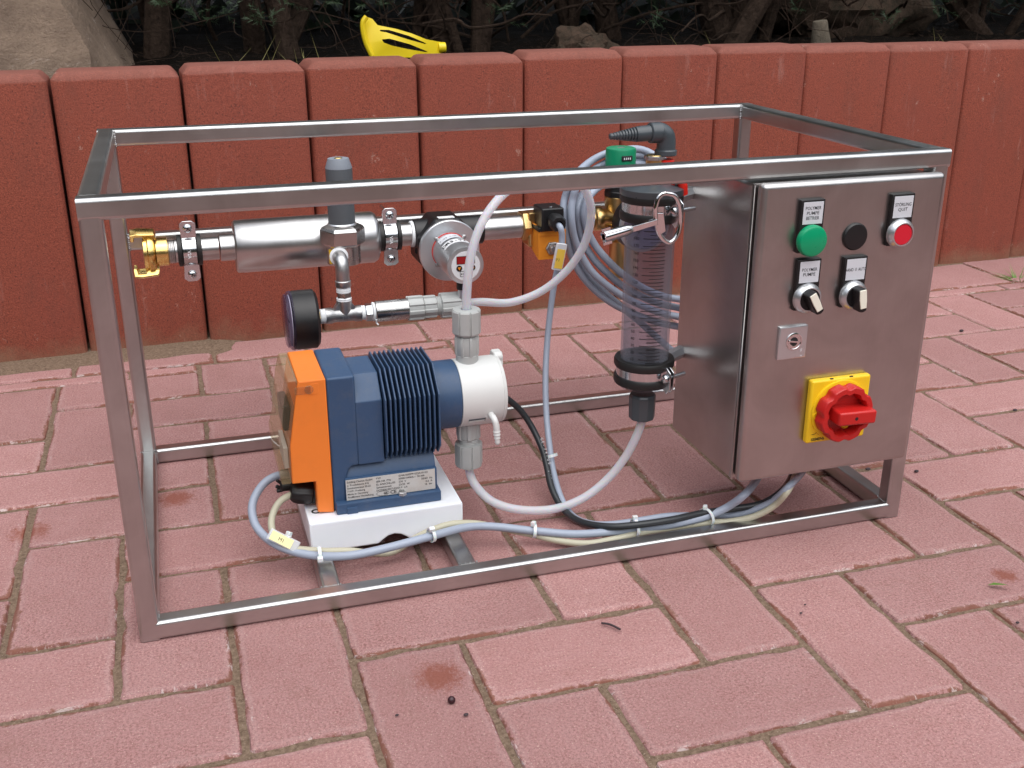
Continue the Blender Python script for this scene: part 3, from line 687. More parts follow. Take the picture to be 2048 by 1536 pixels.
# yellow plastic toy with two slots
def toy():
    t = thing('toy_rake', (0.6, 1.27, 0.54), 'yellow plastic sand toy with two long slots lying on top of the wall', 'toy')
    y0 = 1.25
    pts = [(733, 33), (745, 38), (754, 50), (790, 57), (820, 66), (850, 78), (886, 85), (889, 104), (870, 113), (820, 113), (744, 114), (731, 85), (726, 60), (726, 42)]
    outline = [P(u, v_, 'y', y0) for u, v_ in pts]
    bm = bmesh.new(); ring = [bm.verts.new(p) for p in outline]
    def hole(ps): return [bm.verts.new(P(u, v_, 'y', y0)) for u, v_ in ps]
    h1 = hole([(758, 59), (775, 59), (815, 71), (850, 86), (846, 87), (810, 77), (770, 64), (758, 62)])
    h2 = hole([(760, 78), (775, 76), (815, 87), (852, 102), (848, 103), (812, 97), (780, 90), (764, 84)])
    es = []
    for loop in (ring, h1, h2):
        for i in range(len(loop)): es.append(bm.edges.new((loop[i], loop[(i + 1) % len(loop)])))
    bmesh.ops.triangle_fill(bm, use_beauty=True, use_dissolve=False, edges=es)
    # drop triangles inside the holes
    def inside(p, poly):
        c = False; n = len(poly)
        for i in range(n):
            a, b = poly[i], poly[(i + 1) % n]
            if (a.z > p.z) != (b.z > p.z) and p.x < (b.x - a.x) * (p.z - a.z) / (b.z - a.z) + a.x: c = not c
        return c
    dead = [f for f in bm.faces if inside(f.calc_center_median(), [v.co for v in h1]) or inside(f.calc_center_median(), [v.co for v in h2])]
    bmesh.ops.delete(bm, geom=dead, context='FACES')
    x0 = outline[0].x
    for v in bm.verts: # shell curvature
        k = (v.co.x - x0 - .07) / .08; v.co.y += 0.02 * k * k - 0.02 + 0.35 * (v.co.z - .565) * (1 if v.co.z > .565 else .2)
    res = bmesh.ops.solidify(bm, geom=bm.faces[:], thickness=0.005)
    me = bpy.data.meshes.new('shell'); 
    for v in bm.verts: v.co -= Vector((0.6, 1.27, 0.54))
    bm.to_mesh(me); bm.free(); me.polygons.foreach_set('use_smooth', [True] * len(me.polygons)); me.set_sharp_from_angle(angle=rad(40))
    me.materials.append(MATS['toy_yellow']); o = bpy.data.objects.new('shell', me); COL.objects.link(o); o.parent = t; ORG[o.name] = Vector((0.6, 1.27, 0.54))
    rim = MB().tube([P(u, v_, 'y', y0 - .012) for u, v_ in [(733, 33), (726, 45), (727, 65), (733, 88), (744, 112)]], .0055, 8, 5); rim.build('rim', 'toy_yellow', t)
    e0 = P(887, 95, 'y', y0); MB().cyl(e0 - Vector((.012, 0, 0)), e0 + Vector((.004, 0, 0)), .011, 16, .001).build('socket', 'toy_yellow', t)
toy()

# ================================================================== STEEL FRAME
T, D, H = 0.02241, 0.5062, 0.5023
frame = thing('steel_frame', (0.5, 0.25, 0), 'open rectangular frame of welded square stainless steel tubes standing on the paving', 'frame')
def bar(a, b, mat, along, name):
    def long_only(e, org):
        dv = (e.verts[1].co - e.verts[0].co); i = 'xyz'.index(along); return abs(dv[i]) > dv.length * .99
    return MB().box(a, b).build(name, mat, frame, bevel=0.0043, seg=5, only=long_only)
e = 0.0003; k_ = 0.0046
for x in (0, 1 - T):
    bar((x, 0, 0), (x + T, T, H - k_), 'steel_along_z', 'z', 'post'); bar((x, D - T, 0), (x + T, D, H - k_), 'steel_along_z', 'z', 'post')
for (y, z, sy) in ((0, 0, -1), (0, H - T, -1), (D - T, 0, 1), (D - T, H - T, 1)):
    ya, yb = (y - e, y + T - .0006) if sy < 0 else (y + .0006, y + T + e)
    xa, xb = (0.0, 1.0) if z > .1 else (T - k_, 1 - T + k_)
    bar((xa, ya, z), (xb, yb, z + T), 'steel_along_x', 'x', 'rail')
for x in (0, 1 - T):
    bar((x + (.0006 if x else -e), T - k_, H - T), (x + T - (.0006 if not x else -e), D - T + k_, H + .0002), 'steel_along_y', 'y', 'rail')
    bar((x + (.0006 if x else -e), T - k_, 0), (x + T - (.0006 if not x else -e), D - T + k_, T + .0002), 'steel_along_y', 'y', 'rail')
bar((T - .001, D - T + .0004, 0.3335), (1 - T + .001, D - .001, 0.3335 + T), 'steel_along_x', 'x', 'rail')
for x in (0.2078, 0.3765): bar((x, T - .002, .0002), (x + .0230, D - T + .002, T - .0004), 'steel_along_y', 'y', 'cross_bar')
r2 = random.Random(2)
def bead(a, b, n=9, r=.0016):
    a = Vector(a); b = Vector(b); wl = MB()
    for k in range(n): wl.ball(a.lerp(b, k / (n - 1)) + Vector((r2.uniform(-.0004, .0004),) * 3), r * r2.uniform(.7, 1.15), 7, 5)
    wl.build('weld_bead', 'cast_steel', frame)
bead((T, D - T, .356), (T, D - T, .334)); bead((T, D - T, H - .002), (T, D - T, H - T)); bead((1 - T, D - T, H - .002), (1 - T, D - T, H - T)); bead((T, D - T, T), (T, D - T, .002)); bead((.0, D - T, T), (T, D - T, T), 10, .0012)
bead((.2078, T, T - .001), (.231, T, T - .001), 9, .0013); bead((.3765, T, T - .001), (.3995, T, T - .001), 9, .0013); bead((1 - T, T, T), (1 - T, T * .3, T), 6, .0012); bead((T, T, T), (T, T * .3, T), 6, .0012)

# ================================================================== WHITE BLOCK
BZ = 0.0642
blk = thing('mounting_block', (.305, .175, T), 'white plastic block carrying the dosing pump on the two cross bars', 'block')
pr = [(.2065, T), (.290, T), (.2965, T + .006), (.304, T + .0105), (.312, T + .012), (.321, T + .0105), (.328, T + .007), (.334, T + .0055), (.340, T + .0085), (.352, T + .0085), (.4035, T + .0003), (.4035, BZ), (.2065, BZ)]
pr = [(.2065, T), (.292, T), (.298, T + .005), (.305, T + .0095), (.313, T + .011), (.321, T + .009), (.328, T + .0045), (.333, T), (.4035, T), (.4035, BZ), (.2065, BZ)]
MB().prism(pr, 'y', .1005, .262).build('body', 'pe_white', blk, bevel=.0022, seg=2)
hc = P(632, 1023, 'z', BZ); MB().lathe(hc - Vector((0, 0, .001)), (0, 0, 1), [(.0058, 0), (.0058, .0016), (.0040, .0018), (.0034, .0006)], 20).build('screw', 'black_plastic', blk)

# ================================================================== DOSING PUMP
pump = thing('dosing_pump', (.33, .18, BZ), 'blue and orange dosing pump with cooling fins and white head on the white block', 'pump')
Y0, Y1 = .1235, .2365; YC = .18; ZB = BZ + .0002
hs_poly = [(.2416, ZB), (.2572, ZB), (.2590, .108), (.2632, .1205), (.2655, .1236), (.2690, .1250), (.2765, .1250), (.2765, .2455), (.2416, .2455)]
MB().prism(hs_poly, 'y', Y0, Y1).build('housing', 'blue_paint', pump, bevel=.003, seg=3)
# second stage with sloped shoulders, overhanging a recess
sh = [(.1233, .1260), (.1233, .2100), (.148, .2385), (.212, .2385), (.2367, .2100), (.2367, .1260), (.234, .1250), (.126, .1250)]
MB().prism(sh, 'x', .2755, .3085).build('shoulder', 'blue_paint', pump, bevel=.0012, seg=2)
nk = [(.1255, .1085), (.1300, .1200), (.1370, .1280), (.2230, .1280), (.2300, .1200), (.2345, .1085)]
MB().prism(nk, 'x', .2580, .3745).build('neck', 'blue_paint', pump, bevel=.0012)
MB().box((.2565, .1208, .0770), (.3752, .2392, .1095)).build('base', 'blue_paint', pump, bevel=.002, seg=2)
MB().box((.2430, .1135, ZB), (.3785, .2465, .0790)).build('foot', 'blue_paint', pump, bevel=.0018, seg=2)
MB().box((.2560, .1118, ZB), (.2700, .1146, .0735)).build('lug', 'blue_paint', pump, bevel=.001)
MB().prism([(.150, .129), (.150, .200), (.160, .214), (.200, .214), (.210, .200), (.210, .129)], 'x', .3080, .3790).build('core', 'blue_paint', pump, bevel=.001)
for k in range(12):
    x = .3105 + k * .00615
    fp = [(.128, .1275), (.1135, .1430), (.1135, .2125), (.1465, .2430), (.2135, .2430), (.2465, .2125), (.2465, .1430), (.232, .1275)]
    MB().prism(fp, 'x', x, x + .0021).build('cooling_fin', 'blue_paint', pump, bevel=.0005, seg=1)
# orange front part and its clear cover
orp = [(.2412, .2455), (.2085, .2455), (.2065, .238), (.1930, .1625), (.1916, .1115), (.2208, .1105), (.2206, ZB + .003), (.2412, ZB)]
og = MB().prism(orp, 'y', Y0 - .0004, Y1 + .0004).build('front_case', 'orange_plastic', pump, bevel=.0016, seg=2)
scr = P(618, 768, 'y', Y0 - .001)
cov_outer = [(.2080, .2457), (.1965, .2457), (.1905, .224), (.1828, .172), (.1765, .150), (.1790, .1112), (.1915, .1112), (.1928, .1625), (.2066, .238)]
MB().prism(cov_outer, 'y', Y0 + .0015, Y1 - .0015).build('clear_cover', 'clear_plastic', pump, bevel=.0016, seg=2)
lm = MB().box((.2035, Y0 - .0016, .2290), (.2225, Y0 - .0002, .2385)); lt = lm.build('cover_tab', 'clear_plastic', pump, bevel=.0006)
MB().cyl((.2205, Y0 - .0035, .2345), (.2205, Y0 - .0004, .2345), .0052, 20, .0008).build('cover_screw', 'clear_plastic', pump)
MB().box((.2215, Y0 - .0008, .2275), (.2320, Y0 - .0002, .2410)).build('tab_recess', 'orange_plastic', pump, bevel=.0003)
# inner control panel seen through the cover
MB().box((.1885, .150, .172), (.1985, .205, .205)).build('adjusting_knob', 'black_plastic', pump, bevel=.002)
MB().box((.1862, .148, .122), (.1918, .208, .150)).build('label_panel', 'label_white', pump, bevel=.0005)
# nameplate
npy = .1203
plate = MB().box((.2572, npy - .0006, .0800), (.3722, npy, .1083)).build('nameplate', 'nameplate', pump)
tx = [("Schilling-Chemie GmbH", .2585, .1040), ("u. Produktions KG", .2585, .0998), ("Steinbeisstrasse 20-22", .2585, .0956), ("71691 Freiberg", .2585, .0914), ("Made in Germany", .2585, .0872), ("ProMinent Heidelberg", .2585, .0830),
      ("TYP", .2955, .1040), ("SER NR /TN", .2955, .0998), ("EL ANSCHLUSS", .2955, .0956), ("Spitzenstrom", .2955, .0914), ("DOSIERLEISTUNG", .2955, .0872),
      ("G/4A1602PP1022A10103", .3245, .1040), ("00985104983U / 741368", .3245, .0998), ("230  V", .3245, .0956), ("50/60  Hz", .3540, .0956), ("23/25  W", .3245, .0914), ("0.6  A", .3595, .0914), ("0.9  L/h", .3245, .0872), ("16  bar", .3580, .0872), ("IP65", .3245, .0830)]
for s_, x, z in tx: text(s_, .0036, (x, npy - .0006, z), (1, 0, 0), (0, 0, 1), 'ink', pump, bold=.012, sx=1.02 if len(s_) < 21 else .93)
text("CE", .0068, (.3130, npy - .0006, .0815), (1, 0, 0), (0, 0, 1), 'ink', pump, bold=.02)
ov = MB()
for k in range(28):
    a0, a1 = 2 * math.pi * k / 28, 2 * math.pi * (k + 1) / 28
    pt = lambda a, r: (.3035 + (.0078 + r) * math.cos(a), npy - .0009, .0838 + (.0030 + r) * math.sin(a))
    ov.add([pt(a0, 0), pt(a1, 0), pt(a1, .0004), pt(a0, .0004)], [(0, 1, 2, 3)])
ov.build('oval_mark', 'ink', pump, smooth=False); text("GS", .0042, (.3045, npy - .0007, .0823), (1, 0, 0), (0, 0, 1), 'ink', pump, bold=.04)
bc = Vector((.3283, .1175, .0790)); MB().lathe(bc, (0, 0, 1), [(.0048, 0), (.0048, .0038), (.0040, .0046)], 24, hexlobe).build('bolt', 'cast_steel', pump)
# cylindrical housing and head
CX, CZ, CR = .3780, .185, .0452
MB().lathe((CX, YC, CZ), (1, 0, 0), [(CR + .001, 0), (CR + .001, .001), (CR, .002), (CR, .0362), (CR - .0008, .0372)], 64).build('drive_housing', 'blue_paint', pump)
MB().lathe((.4155, YC, CZ), (1, 0, 0), [(CR - .0006, 0), (CR + .0002, .0006), (CR + .0002, .0545), (CR - .0006, .0550), (CR - .0006, .0556), (CR, .0562), (CR - .001, .060), (CR - .004, .0612)], 64).build('pump_head', 'white_plastic', pump)
VX = .4335
def NUT(a):
    t = (a / (2 * math.pi) * 8) % 1.0
    return .90 if t < .10 else 1.0 - .035 * math.sin(math.pi * (t - .10) / .90)
def ribs(seg, n, depth, duty=.55): return ribbed(n, depth, duty)
MB().lathe((VX, YC, .222), (0, 0, 1), [(.0148, 0), (.0148, .0155), (.0140, .0162)], 32).build('valve_collar', 'grey_plastic', pump)
MB().lathe((VX, YC, .2375), (0, 0, 1), [(.0150, 0), (.0165, .0022), (.0165, .0232), (.0148, .0262), (.0122, .0275)], 96, ribbed(8, .10, .30)).build('valve_body', 'grey_plastic', pump)
MB().lathe((VX, YC, .2655), (0, 0, 1), [(.0165, 0), (.0190, .0030), (.0190, .0315), (.0175, .0335), (.0075, .0337), (.0072, .020)], 128, NUT, cap=False).build('union_nut', 'grey_plastic', pump)
MB().lathe((VX, YC, .2655), (0, 0, 1), [(.0130, -.0015), (.0130, .003)], 24).build('thread', 'grey_plastic', pump)
MB().lathe((VX, YC, .2900), (0, 0, 1), [(.0074, 0), (.0074, .0006)], 24).build('seal_hole_dark', 'black_plastic', pump)  # dark disc stands in for the shade inside the nut's hole
MB().lathe((VX, YC, .1465), (0, 0, -1), [(.0150, 0), (.0168, .002), (.0168, .0260), (.0140, .0290)], 96, ribbed(6, .12, .35)).build('valve_body', 'grey_plastic', pump)
MB().lathe((VX, YC, .1185), (0, 0, -1), [(.0128, 0), (.0138, .0012), (.0128, .0024), (.0138, .0036), (.0128, .0048), (.0138, .0060), (.0128, .008)], 24).build('thread', 'grey_plastic', pump)
MB().lathe((VX, YC, .1118), (0, 0, -1), [(.0150, 0), (.0185, .0010), (.0190, .003), (.0190, .0300), (.0180, .0335), (.0072, .0337)], 128, NUT).build('union_nut', 'grey_plastic', pump)
# vent nozzle and slot on the head, star knob at the back
n0 = P(981, 828, 'y', .1395); n1 = n0 + Vector((.0015, -.012, -.003)); n2 = n1 + Vector((.0018, -.003, -.008)); n3 = n2 + Vector((.0015, -.0005, -.026))
MB().tube([n0, n1, n2, n2.lerp(n3, .35)], .0042, 14, 6).build('vent_nozzle', 'white_plastic', pump)
MB().lathe(n2.lerp(n3, .2), n3 - n2, [(.0038, 0), (.0050, .003), (.0038, .0045), (.0048, .0075), (.0034, .009), (.0042, .0125), (.0030, .014), (.0036, .018), (.0022, .021), (.0014, .0215)], 18).build('hose_barb', 'white_plastic', pump)
MB().lathe(n0 + Vector((0, .006, .001)), (0, -1, -.12), [(.0082, 0), (.0078, .0062), (.0055, .0062), (.0052, .003)], 24, cap=False).build('nozzle_boss', 'white_plastic', pump)
def rot_surf(a, x0, x1, r, w, name, mat):
    # small plate on the head's flank; a = angle below horizontal facing -y
    c = Vector((0, YC - r * math.cos(a), CZ - r * math.sin(a))); tdir = Vector((0, math.sin(a), -math.cos(a)))
    ndir = Vector((0, -math.cos(a), -math.sin(a)))
    vs = []
    for xx in (x0, x1):
        for s1 in (-w, w):
            for t1 in (-.003, .0004): p = c + tdir * s1 + ndir * t1; vs.append((xx, p.y, p.z))
    return MB().add(vs, [(0, 1, 3, 2), (4, 6, 7, 5), (0, 4, 5, 1), (2, 3, 7, 6), (1, 5, 7, 3), (0, 2, 6, 4)]).build(name, mat, pump)
rot_surf(rad(36), .4245, .4470, CR + .0003, .0034, 'slot_shade', 'mid_grey')  # dark plate painted as the shadow inside the recess
rot_surf(rad(38.5), .4245, .4462, CR + .0006, .0022, 'slot_sill', 'white_plastic')
kc = Vector((.4762, .196, .221))
MB().lathe(kc - Vector((.004, 0, 0)), (1, 0, 0), [(.0120, 0), (.0132, .0015), (.0132, .0105), (.0120, .0120)], 60, lambda a: 1 - .20 * (.5 + .5 * math.cos(4 * a)) ** 2).build('bleed_knob', 'white_plastic', pump, bevel=0)
# cable glands under the orange part
g0 = P(634, 988, 'y', .150); g1 = P(585, 985, 'y', .150)
MB().lathe(g0, g1 - g0, [(.0125, 0), (.0125, .006), (.0118, .006), (.0135, .0075), (.0140, .012), (.0140, .023), (.0125, .030), (.0095, .0335), (.0060, .034)], 48, lambda a: 1 - .05 * (.5 + .5 * math.cos(10 * a)) ** 3).build('cable_gland', 'black_plastic', pump)
pl = MB()
for (u, v_, u2, v2, r) in [(600, 968, 560, 972, .0075), (562, 966, 553, 960, .0022), (560, 976, 552, 972, .0024), (566, 980, 553, 982, .0026)]:
    pl.cyl(P(u, v_, 'y', .165), P(u2, v2, 'y', .165), r, 14, r * .3)
pl.box(P(606, 975, 'y', .165) - Vector((0, .010, .004)), P(585, 962, 'y', .165) + Vector((.03, .012, .006)))
pl.build('plug_set', 'black_plastic', pump)
g0 = P(560, 953, 'y', .195); MB().cyl(g0 + Vector((.035, 0, 0)), g0, .009, 20, .002).build('cable_gland', 'black_plastic', pump)

# ================================================================== MAIN PIPE LINE (behind, hung on the middle rail)
PY, PZ, PR = .430, .342, .0168
def px(u): return P(u, 490, 'y', PY).x
pipe = thing('water_pipe', (.3, PY, PZ - PR), 'horizontal stainless steel pipe clamped to the middle rear rail', 'pipe')
XS = lambda u, v_=490: P(u, v_, 'y', PY).x
MB().cyl((XS(330, 503), PY, PZ), (XS(437, 492), PY, PZ), PR * .96, 32).build('tube', 'steel_turned', pipe)
th = MB(); x = XS(331, 503)
for k in range(6): th.lathe((x + k * .0022, PY, PZ), (1, 0, 0), [(PR * .96, 0), (PR * 1.02, .0008), (PR * .96, .0019)], 28)
th.build('thread', 'steel_turned', pipe)
MB().cyl((XS(439, 492), PY, PZ), (XS(476, 490), PY, PZ), PR * 1.12, 32, .0008).build('socket', 'steel_turned', pipe)
MB().lathe((XS(468, 490), PY, PZ), (1, 0, 0), [(.0340, 0), (.0368, .0025), (.0368, .010), (.0372, .0105), (.0372, .196), (.034, .2015), (.0200, .2065)], 64).build('silencer', 'steel_turned', pipe, ang=50)
MB().cyl((XS(738, 476), PY, PZ), (XS(830, 470), PY, PZ), PR, 32).build('tube', 'steel_turned', pipe)
MB().cyl((XS(700, 476), PY, PZ + .002), (XS(742, 476), PY, PZ + .002), .0270, 32, .002).build('socket', 'steel_turned', pipe)
MB().cyl((XS(958, 462), PY, PZ), (XS(1046, 452), PY, PZ), PR * 1.02, 32, .0005).build('tube', 'steel_turned', pipe)
# claw coupling
cp = thing('claw_coupling', (.045, PY, PZ - .03), 'golden brass claw hose coupling on the left end of the steel pipe', 'coupling')
xe = XS(331, 503)
MB().lathe((xe + .004, PY, PZ), (-1, 0, 0), [(.0180, 0), (.0195, .001), (.0195, .016), (.0150, .0165)], 36).build('neck', 'gold_brass', cp)
MB().lathe((xe - .013, PY, PZ), (-1, 0, 0), [(.0200, 0), (.0262, .002), (.0275, .005), (.0275, .009), (.0255, .0105), (.0255, .0150), (.0185, .0160), (.0165, .004)], 48, cap=False).build('ring', 'gold_brass', cp)
MB().lathe((xe - .020, PY, PZ), (-1, 0, 0), [(.0165, 0), (.0165, .008), (.0120, .0085), (.0105, .002)], 36, cap=False).build('seal_hole_dark', 'rubber', cp)
for sgn in (1, -1):
    c = MB(); a0, a1 = (rad(58), rad(122)) if sgn > 0 else (rad(238), rad(302)); n = 8
    prof = [(-.010, .0245), (-.012, .0330), (-.034, .0350), (-.044, .0335), (-.044, .0215), (-.0395, .0215), (-.038, .0295), (-.028, .0295), (-.026, .0245)]
    vs = []
    for i in range(n + 1):
        a = a0 + (a1 - a0) * i / n
        for (dx_, r_) in prof: vs.append((xe + dx_, PY + r_ * math.cos(a), PZ + r_ * math.sin(a)))
    m_ = len(prof); fs = []
    for i in range(n):
        for k in range(m_): fs.append((i * m_ + k, i * m_ + (k + 1) % m_, (i + 1) * m_ + (k + 1) % m_, (i + 1) * m_ + k))
    fs += [tuple(range(m_)), tuple(reversed(range(n * m_, (n + 1) * m_)))]
    c.add(vs, fs).build('claw', 'gold_brass', cp, bevel=.0012, seg=2)
# pipe clamps
def clamp(xc, label, first=None):
    c = thing('pipe_clamp', (xc, PY, PZ - .045), label, 'clamp', 'pipe clamps on the steel pipe')
    MB().lathe((xc - .0165, PY, PZ), (1, 0, 0), [(PR + .0002, 0), (PR + .0052, .001), (PR + .0052, .006), (PR + .0028, .0068), (PR + .0028, .0262), (PR + .0052, .027), (PR + .0052, .032), (PR + .0002, .033)], 40, cap=False).build('rubber_liner', 'rubber', c)
    MB().lathe((xc - .0092, PY, PZ), (1, 0, 0), [(PR + .0030, 0), (PR + .0048, .0004), (PR + .0048, .0180), (PR + .0030, .0184)], 40, cap=False).build('band', 'zinc', c)
    for sg in (1, -1):
        z0, z1 = PZ + sg * .0190, PZ + sg * .0425; zz = sorted((z0, z1))
        ch = .004
        poly = [(xc - .0100, z0), (xc + .0105, z0), (xc + .0110, z1 - sg * ch), (xc + .006, z1), (xc - .006, z1), (xc - .0110, z1 - sg * ch)]
        MB().prism(poly, 'y', PY - .0098, PY - .0078).build('flange', 'zinc', c, bevel=.0004, seg=1)
        zc = PZ + sg * .0325
        MB().lathe((xc, PY - .0098, zc), (0, -1, 0), [(.0060, 0), (.0060, .0010), (.0055, .0025), (.0035, .0040), (.0012, .0045)], 24).build('screw', 'zinc', c)
        cr_ = MB(); cr_.box((xc - .0030, PY - .0146, zc - .0006), (xc + .0030, PY - .0138, zc + .0006)); cr_.box((xc - .0006, PY - .0146, zc - .0030), (xc + .0006, PY - .0138, zc + .0030)); cr_.xform(Matrix.Translation((xc, 0, zc)) @ Matrix.Rotation(.5, 4, 'Y') @ Matrix.Translation((-xc, 0, -zc))); cr_.build('cross_slot', 'ink', c)
        MB().cyl((xc, PY - .007, zc), (xc, D - T, zc), .0028, 12).build('stud', 'zinc', c)
    text('V2A', .0062, (xc - .003, PY - PR - .0049, PZ + .004), (0, 0, -1), (1, 0, 0), 'print_white', c, bold=.02)
    return c
clamp(XS(379, 497), 'zinc pipe clamp with black rubber liner beside the brass claw coupling')
clamp(XS(778, 470), 'zinc pipe clamp with black rubber liner between silencer and flow meter')
# flow meter
fm = thing('flow_meter', (.44, .37, .29), 'silver flow meter with round white display face on a black pipe body', 'flow meter')
xf = XS(894, 465)
MB().lathe((XS(826, 473), PY, PZ), (1, 0, 0), [(.0205, 0), (.0215, .001), (.0215, .104), (.0205, .105)], 36).build('pipe_body', 'black_plastic', fm)
MB().lathe((XS(820, 473), PY, PZ), (1, 0, 0), [(.0170, 0), (.0192, .0008), (.0192, .0052), (.0170, .006)], 32).build('seal_tape', 'tape_white', fm)
MB().lathe((XS(954, 466), PY, PZ), (1, 0, 0), [(.0160, 0), (.0178, .0008), (.0178, .0040), (.0160, .005)], 32).build('seal_tape', 'tape_white', fm)
dc = P(900, 502, 'y', .388)
MB().lathe((dc.x, .462, dc.z + .001), (0, -1, 0), [(.038, 0), (.0478, .006), (.0478, .060), (.0445, .066)], 8, None, rot=rad(22.5)).build('hub', 'black_plastic', fm, bevel=.002)
MB().lathe((dc.x, .396, dc.z), (0, -1, 0), [(.0435, 0), (.0452, .001), (.0452, .0062), (.0440, .0078)], 64).build('flange_plate', 'satin_silver', fm)
MB().box((xf - .050, PY - .024, PZ - .016), (xf - .038, PY + .01, PZ + .002)).build('bracket', 'black_plastic', fm, bevel=.001)
eye = MB().lathe((xf - .0475, PY - .012, PZ - .022), (0, -1, 0), [(.0055, 0), (.0055, .004), (.0028, .004), (.0028, 0)], 20, cap=False); eye.build('eyelet', 'black_plastic', fm)
MB().lathe((dc.x, .389, dc.z), (0, -1, 0), [(.0272, 0), (.0272, .0016)], 40).build('seal_ring', 'valve_red', fm)
MB().lathe((dc.x, .388, dc.z), (0, -1, 0), [(.0262, 0), (.0262, .030), (.0268, .034), (.0272, .082), (.0262, .0865), (.0215, .0875)], 64).build('sensor_barrel', 'satin_silver', fm)
fy = .3004
MB().lathe((dc.x, fy, dc.z), (0, -1, 0), [(.0205, 0), (.0205, .0006)], 48).build('display_face', 'print_white', fm)
MB().box((dc.x - .0125, fy - .0012, dc.z + .0035), (dc.x + .0125, fy - .0006, dc.z + .0135)).build('display_window', 'display_red', fm)
MB().box((dc.x - .0132, fy - .0009, dc.z + .0028), (dc.x + .0132, fy - .0005, dc.z + .0142)).build('display_bezel', 'ink', fm)
for sx in (-1, 1):
    MB().cyl((dc.x + sx * .0095, fy - .0005, dc.z - .0030), (dc.x + sx * .0095, fy - .0011, dc.z - .0030), .0042, 24).build('button', 'black_plastic', fm)
    cx_, cz_ = dc.x + sx * .0095, dc.z - .0030
    tri = [(-.0022, .0018), (.0022, .0018), (0, -.0026)] if sx < 0 else [(-.0018, .0024), (-.0018, -.0024), (.0026, 0)]
    MB().prism([(cx_ + a_, cz_ + b_) for a_, b_ in tri], 'y', fy - .0018, fy - .0012).build('arrow_mark', 'coil_orange', fm)
bx_ = MB()
for (a_, b_, c_, d_) in [(-.0085, -.0150, .0085, -.0145), (-.0085, -.0065 - .0010, .0085, -.0065 - .0005), (-.0085, -.0150, -.0080, -.0070), (.0080, -.0150, .0085, -.0070)]: bx_.box((dc.x + a_, fy - .0010, dc.z + b_), (dc.x + c_, fy - .0006, dc.z + d_))
bx_.build('logo_frame', 'ink', fm); text('KOBOLD', .0040, (dc.x - .0075, fy - .0006, dc.z - .0125), (1, 0, 0), (0, 0, 1), 'ink', fm, bold=.02)
for (u, v_) in [(873, 478), (928, 473), (874, 530)]:
    p = P(u, v_, 'y', .3882); MB().lathe((p.x, .3885, p.z), (0, -1, 0), [(.0030, 0), (.0030, .0022), (.0018, .0030)], 16).build('screw', 'cast_steel', fm)
lb = MB(); n = 16 # curved print label on the barrel
def barrel_patch(a0, a1, y0_, y1_, mat, name, r=.0274):
    m2_ = MB(); vs = []
    for i in range(n + 1):
        a = a0 + (a1 - a0) * i / n
        for yy in (y0_, y1_): vs.append((dc.x + r * math.cos(a), yy, dc.z + r * math.sin(a)))
    return m2_.add(vs, [(2 * i, 2 * i + 1, 2 * i + 3, 2 * i + 2) for i in range(n)]).build(name, mat, fm)
barrel_patch(rad(70), rad(140), .357, .378, 'label_white', 'type_label'); barrel_patch(rad(35), rad(142), .330, .349, 'print_white', 'maker_label')
for k, chx in enumerate('2-40 L/MIN'):
    a = rad(134 - k * 7); text(chx, .0052, (dc.x + .0278 * math.cos(a), .364, dc.z + .0278 * math.sin(a)), (math.sin(a), 0, -math.cos(a)), (0, 1, 0), 'ink', fm, align='CENTER')
for k, chx in enumerate('DRS-92'):
    a = rad(136 - k * 13); text(chx, .0115, (dc.x + .0278 * math.cos(a), .3355, dc.z + .0278 * math.sin(a)), (math.sin(a), 0, -math.cos(a)), (0, 1, 0), 'ink', fm, align='CENTER', bold=.01)
p = Vector((dc.x - .003, .312, dc.z - .026)); MB().cyl(p, p - Vector((0, 0, .010)), .0075, 20).build('plug', 'black_plastic', fm); MB().cyl(p - Vector((0, 0, .010)), p - Vector((0, 0, .026)), .0058, 20).build('plug_sleeve', 'satin_silver', fm)
pa = P(910, 418 + 17, 'y', .42); MB().box((dc.x - .0120, .403, dc.z + .0438), (dc.x + .0120, .415, dc.z + .0458)).build('arrow_label', 'print_white', fm)

# ================================================================== PRESSURE RELIEF VALVE + FITTING CHAIN
RYV = .372; rv = P(684, 450, 'y', RYV); RXV = rv.x
rel = thing('relief_valve', (RXV, RYV, .315), 'stainless pressure holding valve with a tall dark grey cap in front of the silencer', 'valve')
zb = P(684, 538, 'y', RYV - .02).z; z_at = lambda v_: P(684, v_, 'y', RYV - .02).z
MB().lathe((RXV, RYV, z_at(533)), (0, 0, 1), [(.0225, 0), (.0238, .001), (.0238, z_at(495) - z_at(533) - .001), (.0225, z_at(495) - z_at(533))], 48).build('body', 'steel_smooth', rel)
MB().lathe((RXV, RYV, z_at(496)), (0, 0, 1), [(.0232, -.0015), (.0232, .0012)], 40).build('gap_ring', 'rubber', rel)
hh = z_at(460) - z_at(496)
MB().lathe((RXV, RYV, z_at(496)), (0, 0, 1), [(.0255, 0), (.0282, .0035), (.0282, hh - .003), (.0255, hh + .001), (.0185, hh + .0045)], 6, lambda a: 1.12, rot=rad(30)).build('hex_nut', 'steel_smooth', rel, bevel=.0008)
MB().lathe((RXV, RYV, z_at(462)), (0, 0, 1), [(.0200, 0), (.0200, .006), (.0188, .0075)], 40).build('collar', 'satin_silver', rel)
z0 = z_at(458); z1 = P(679, 316, 'y', RYV).z
MB().lathe((RXV, RYV, z0), (0, 0, 1), [(.0185, 0), (.0182, (z1 - z0) * .85), (.0180, (z1 - z0) * .86)], 48).build('cap', 'mid_grey', rel)
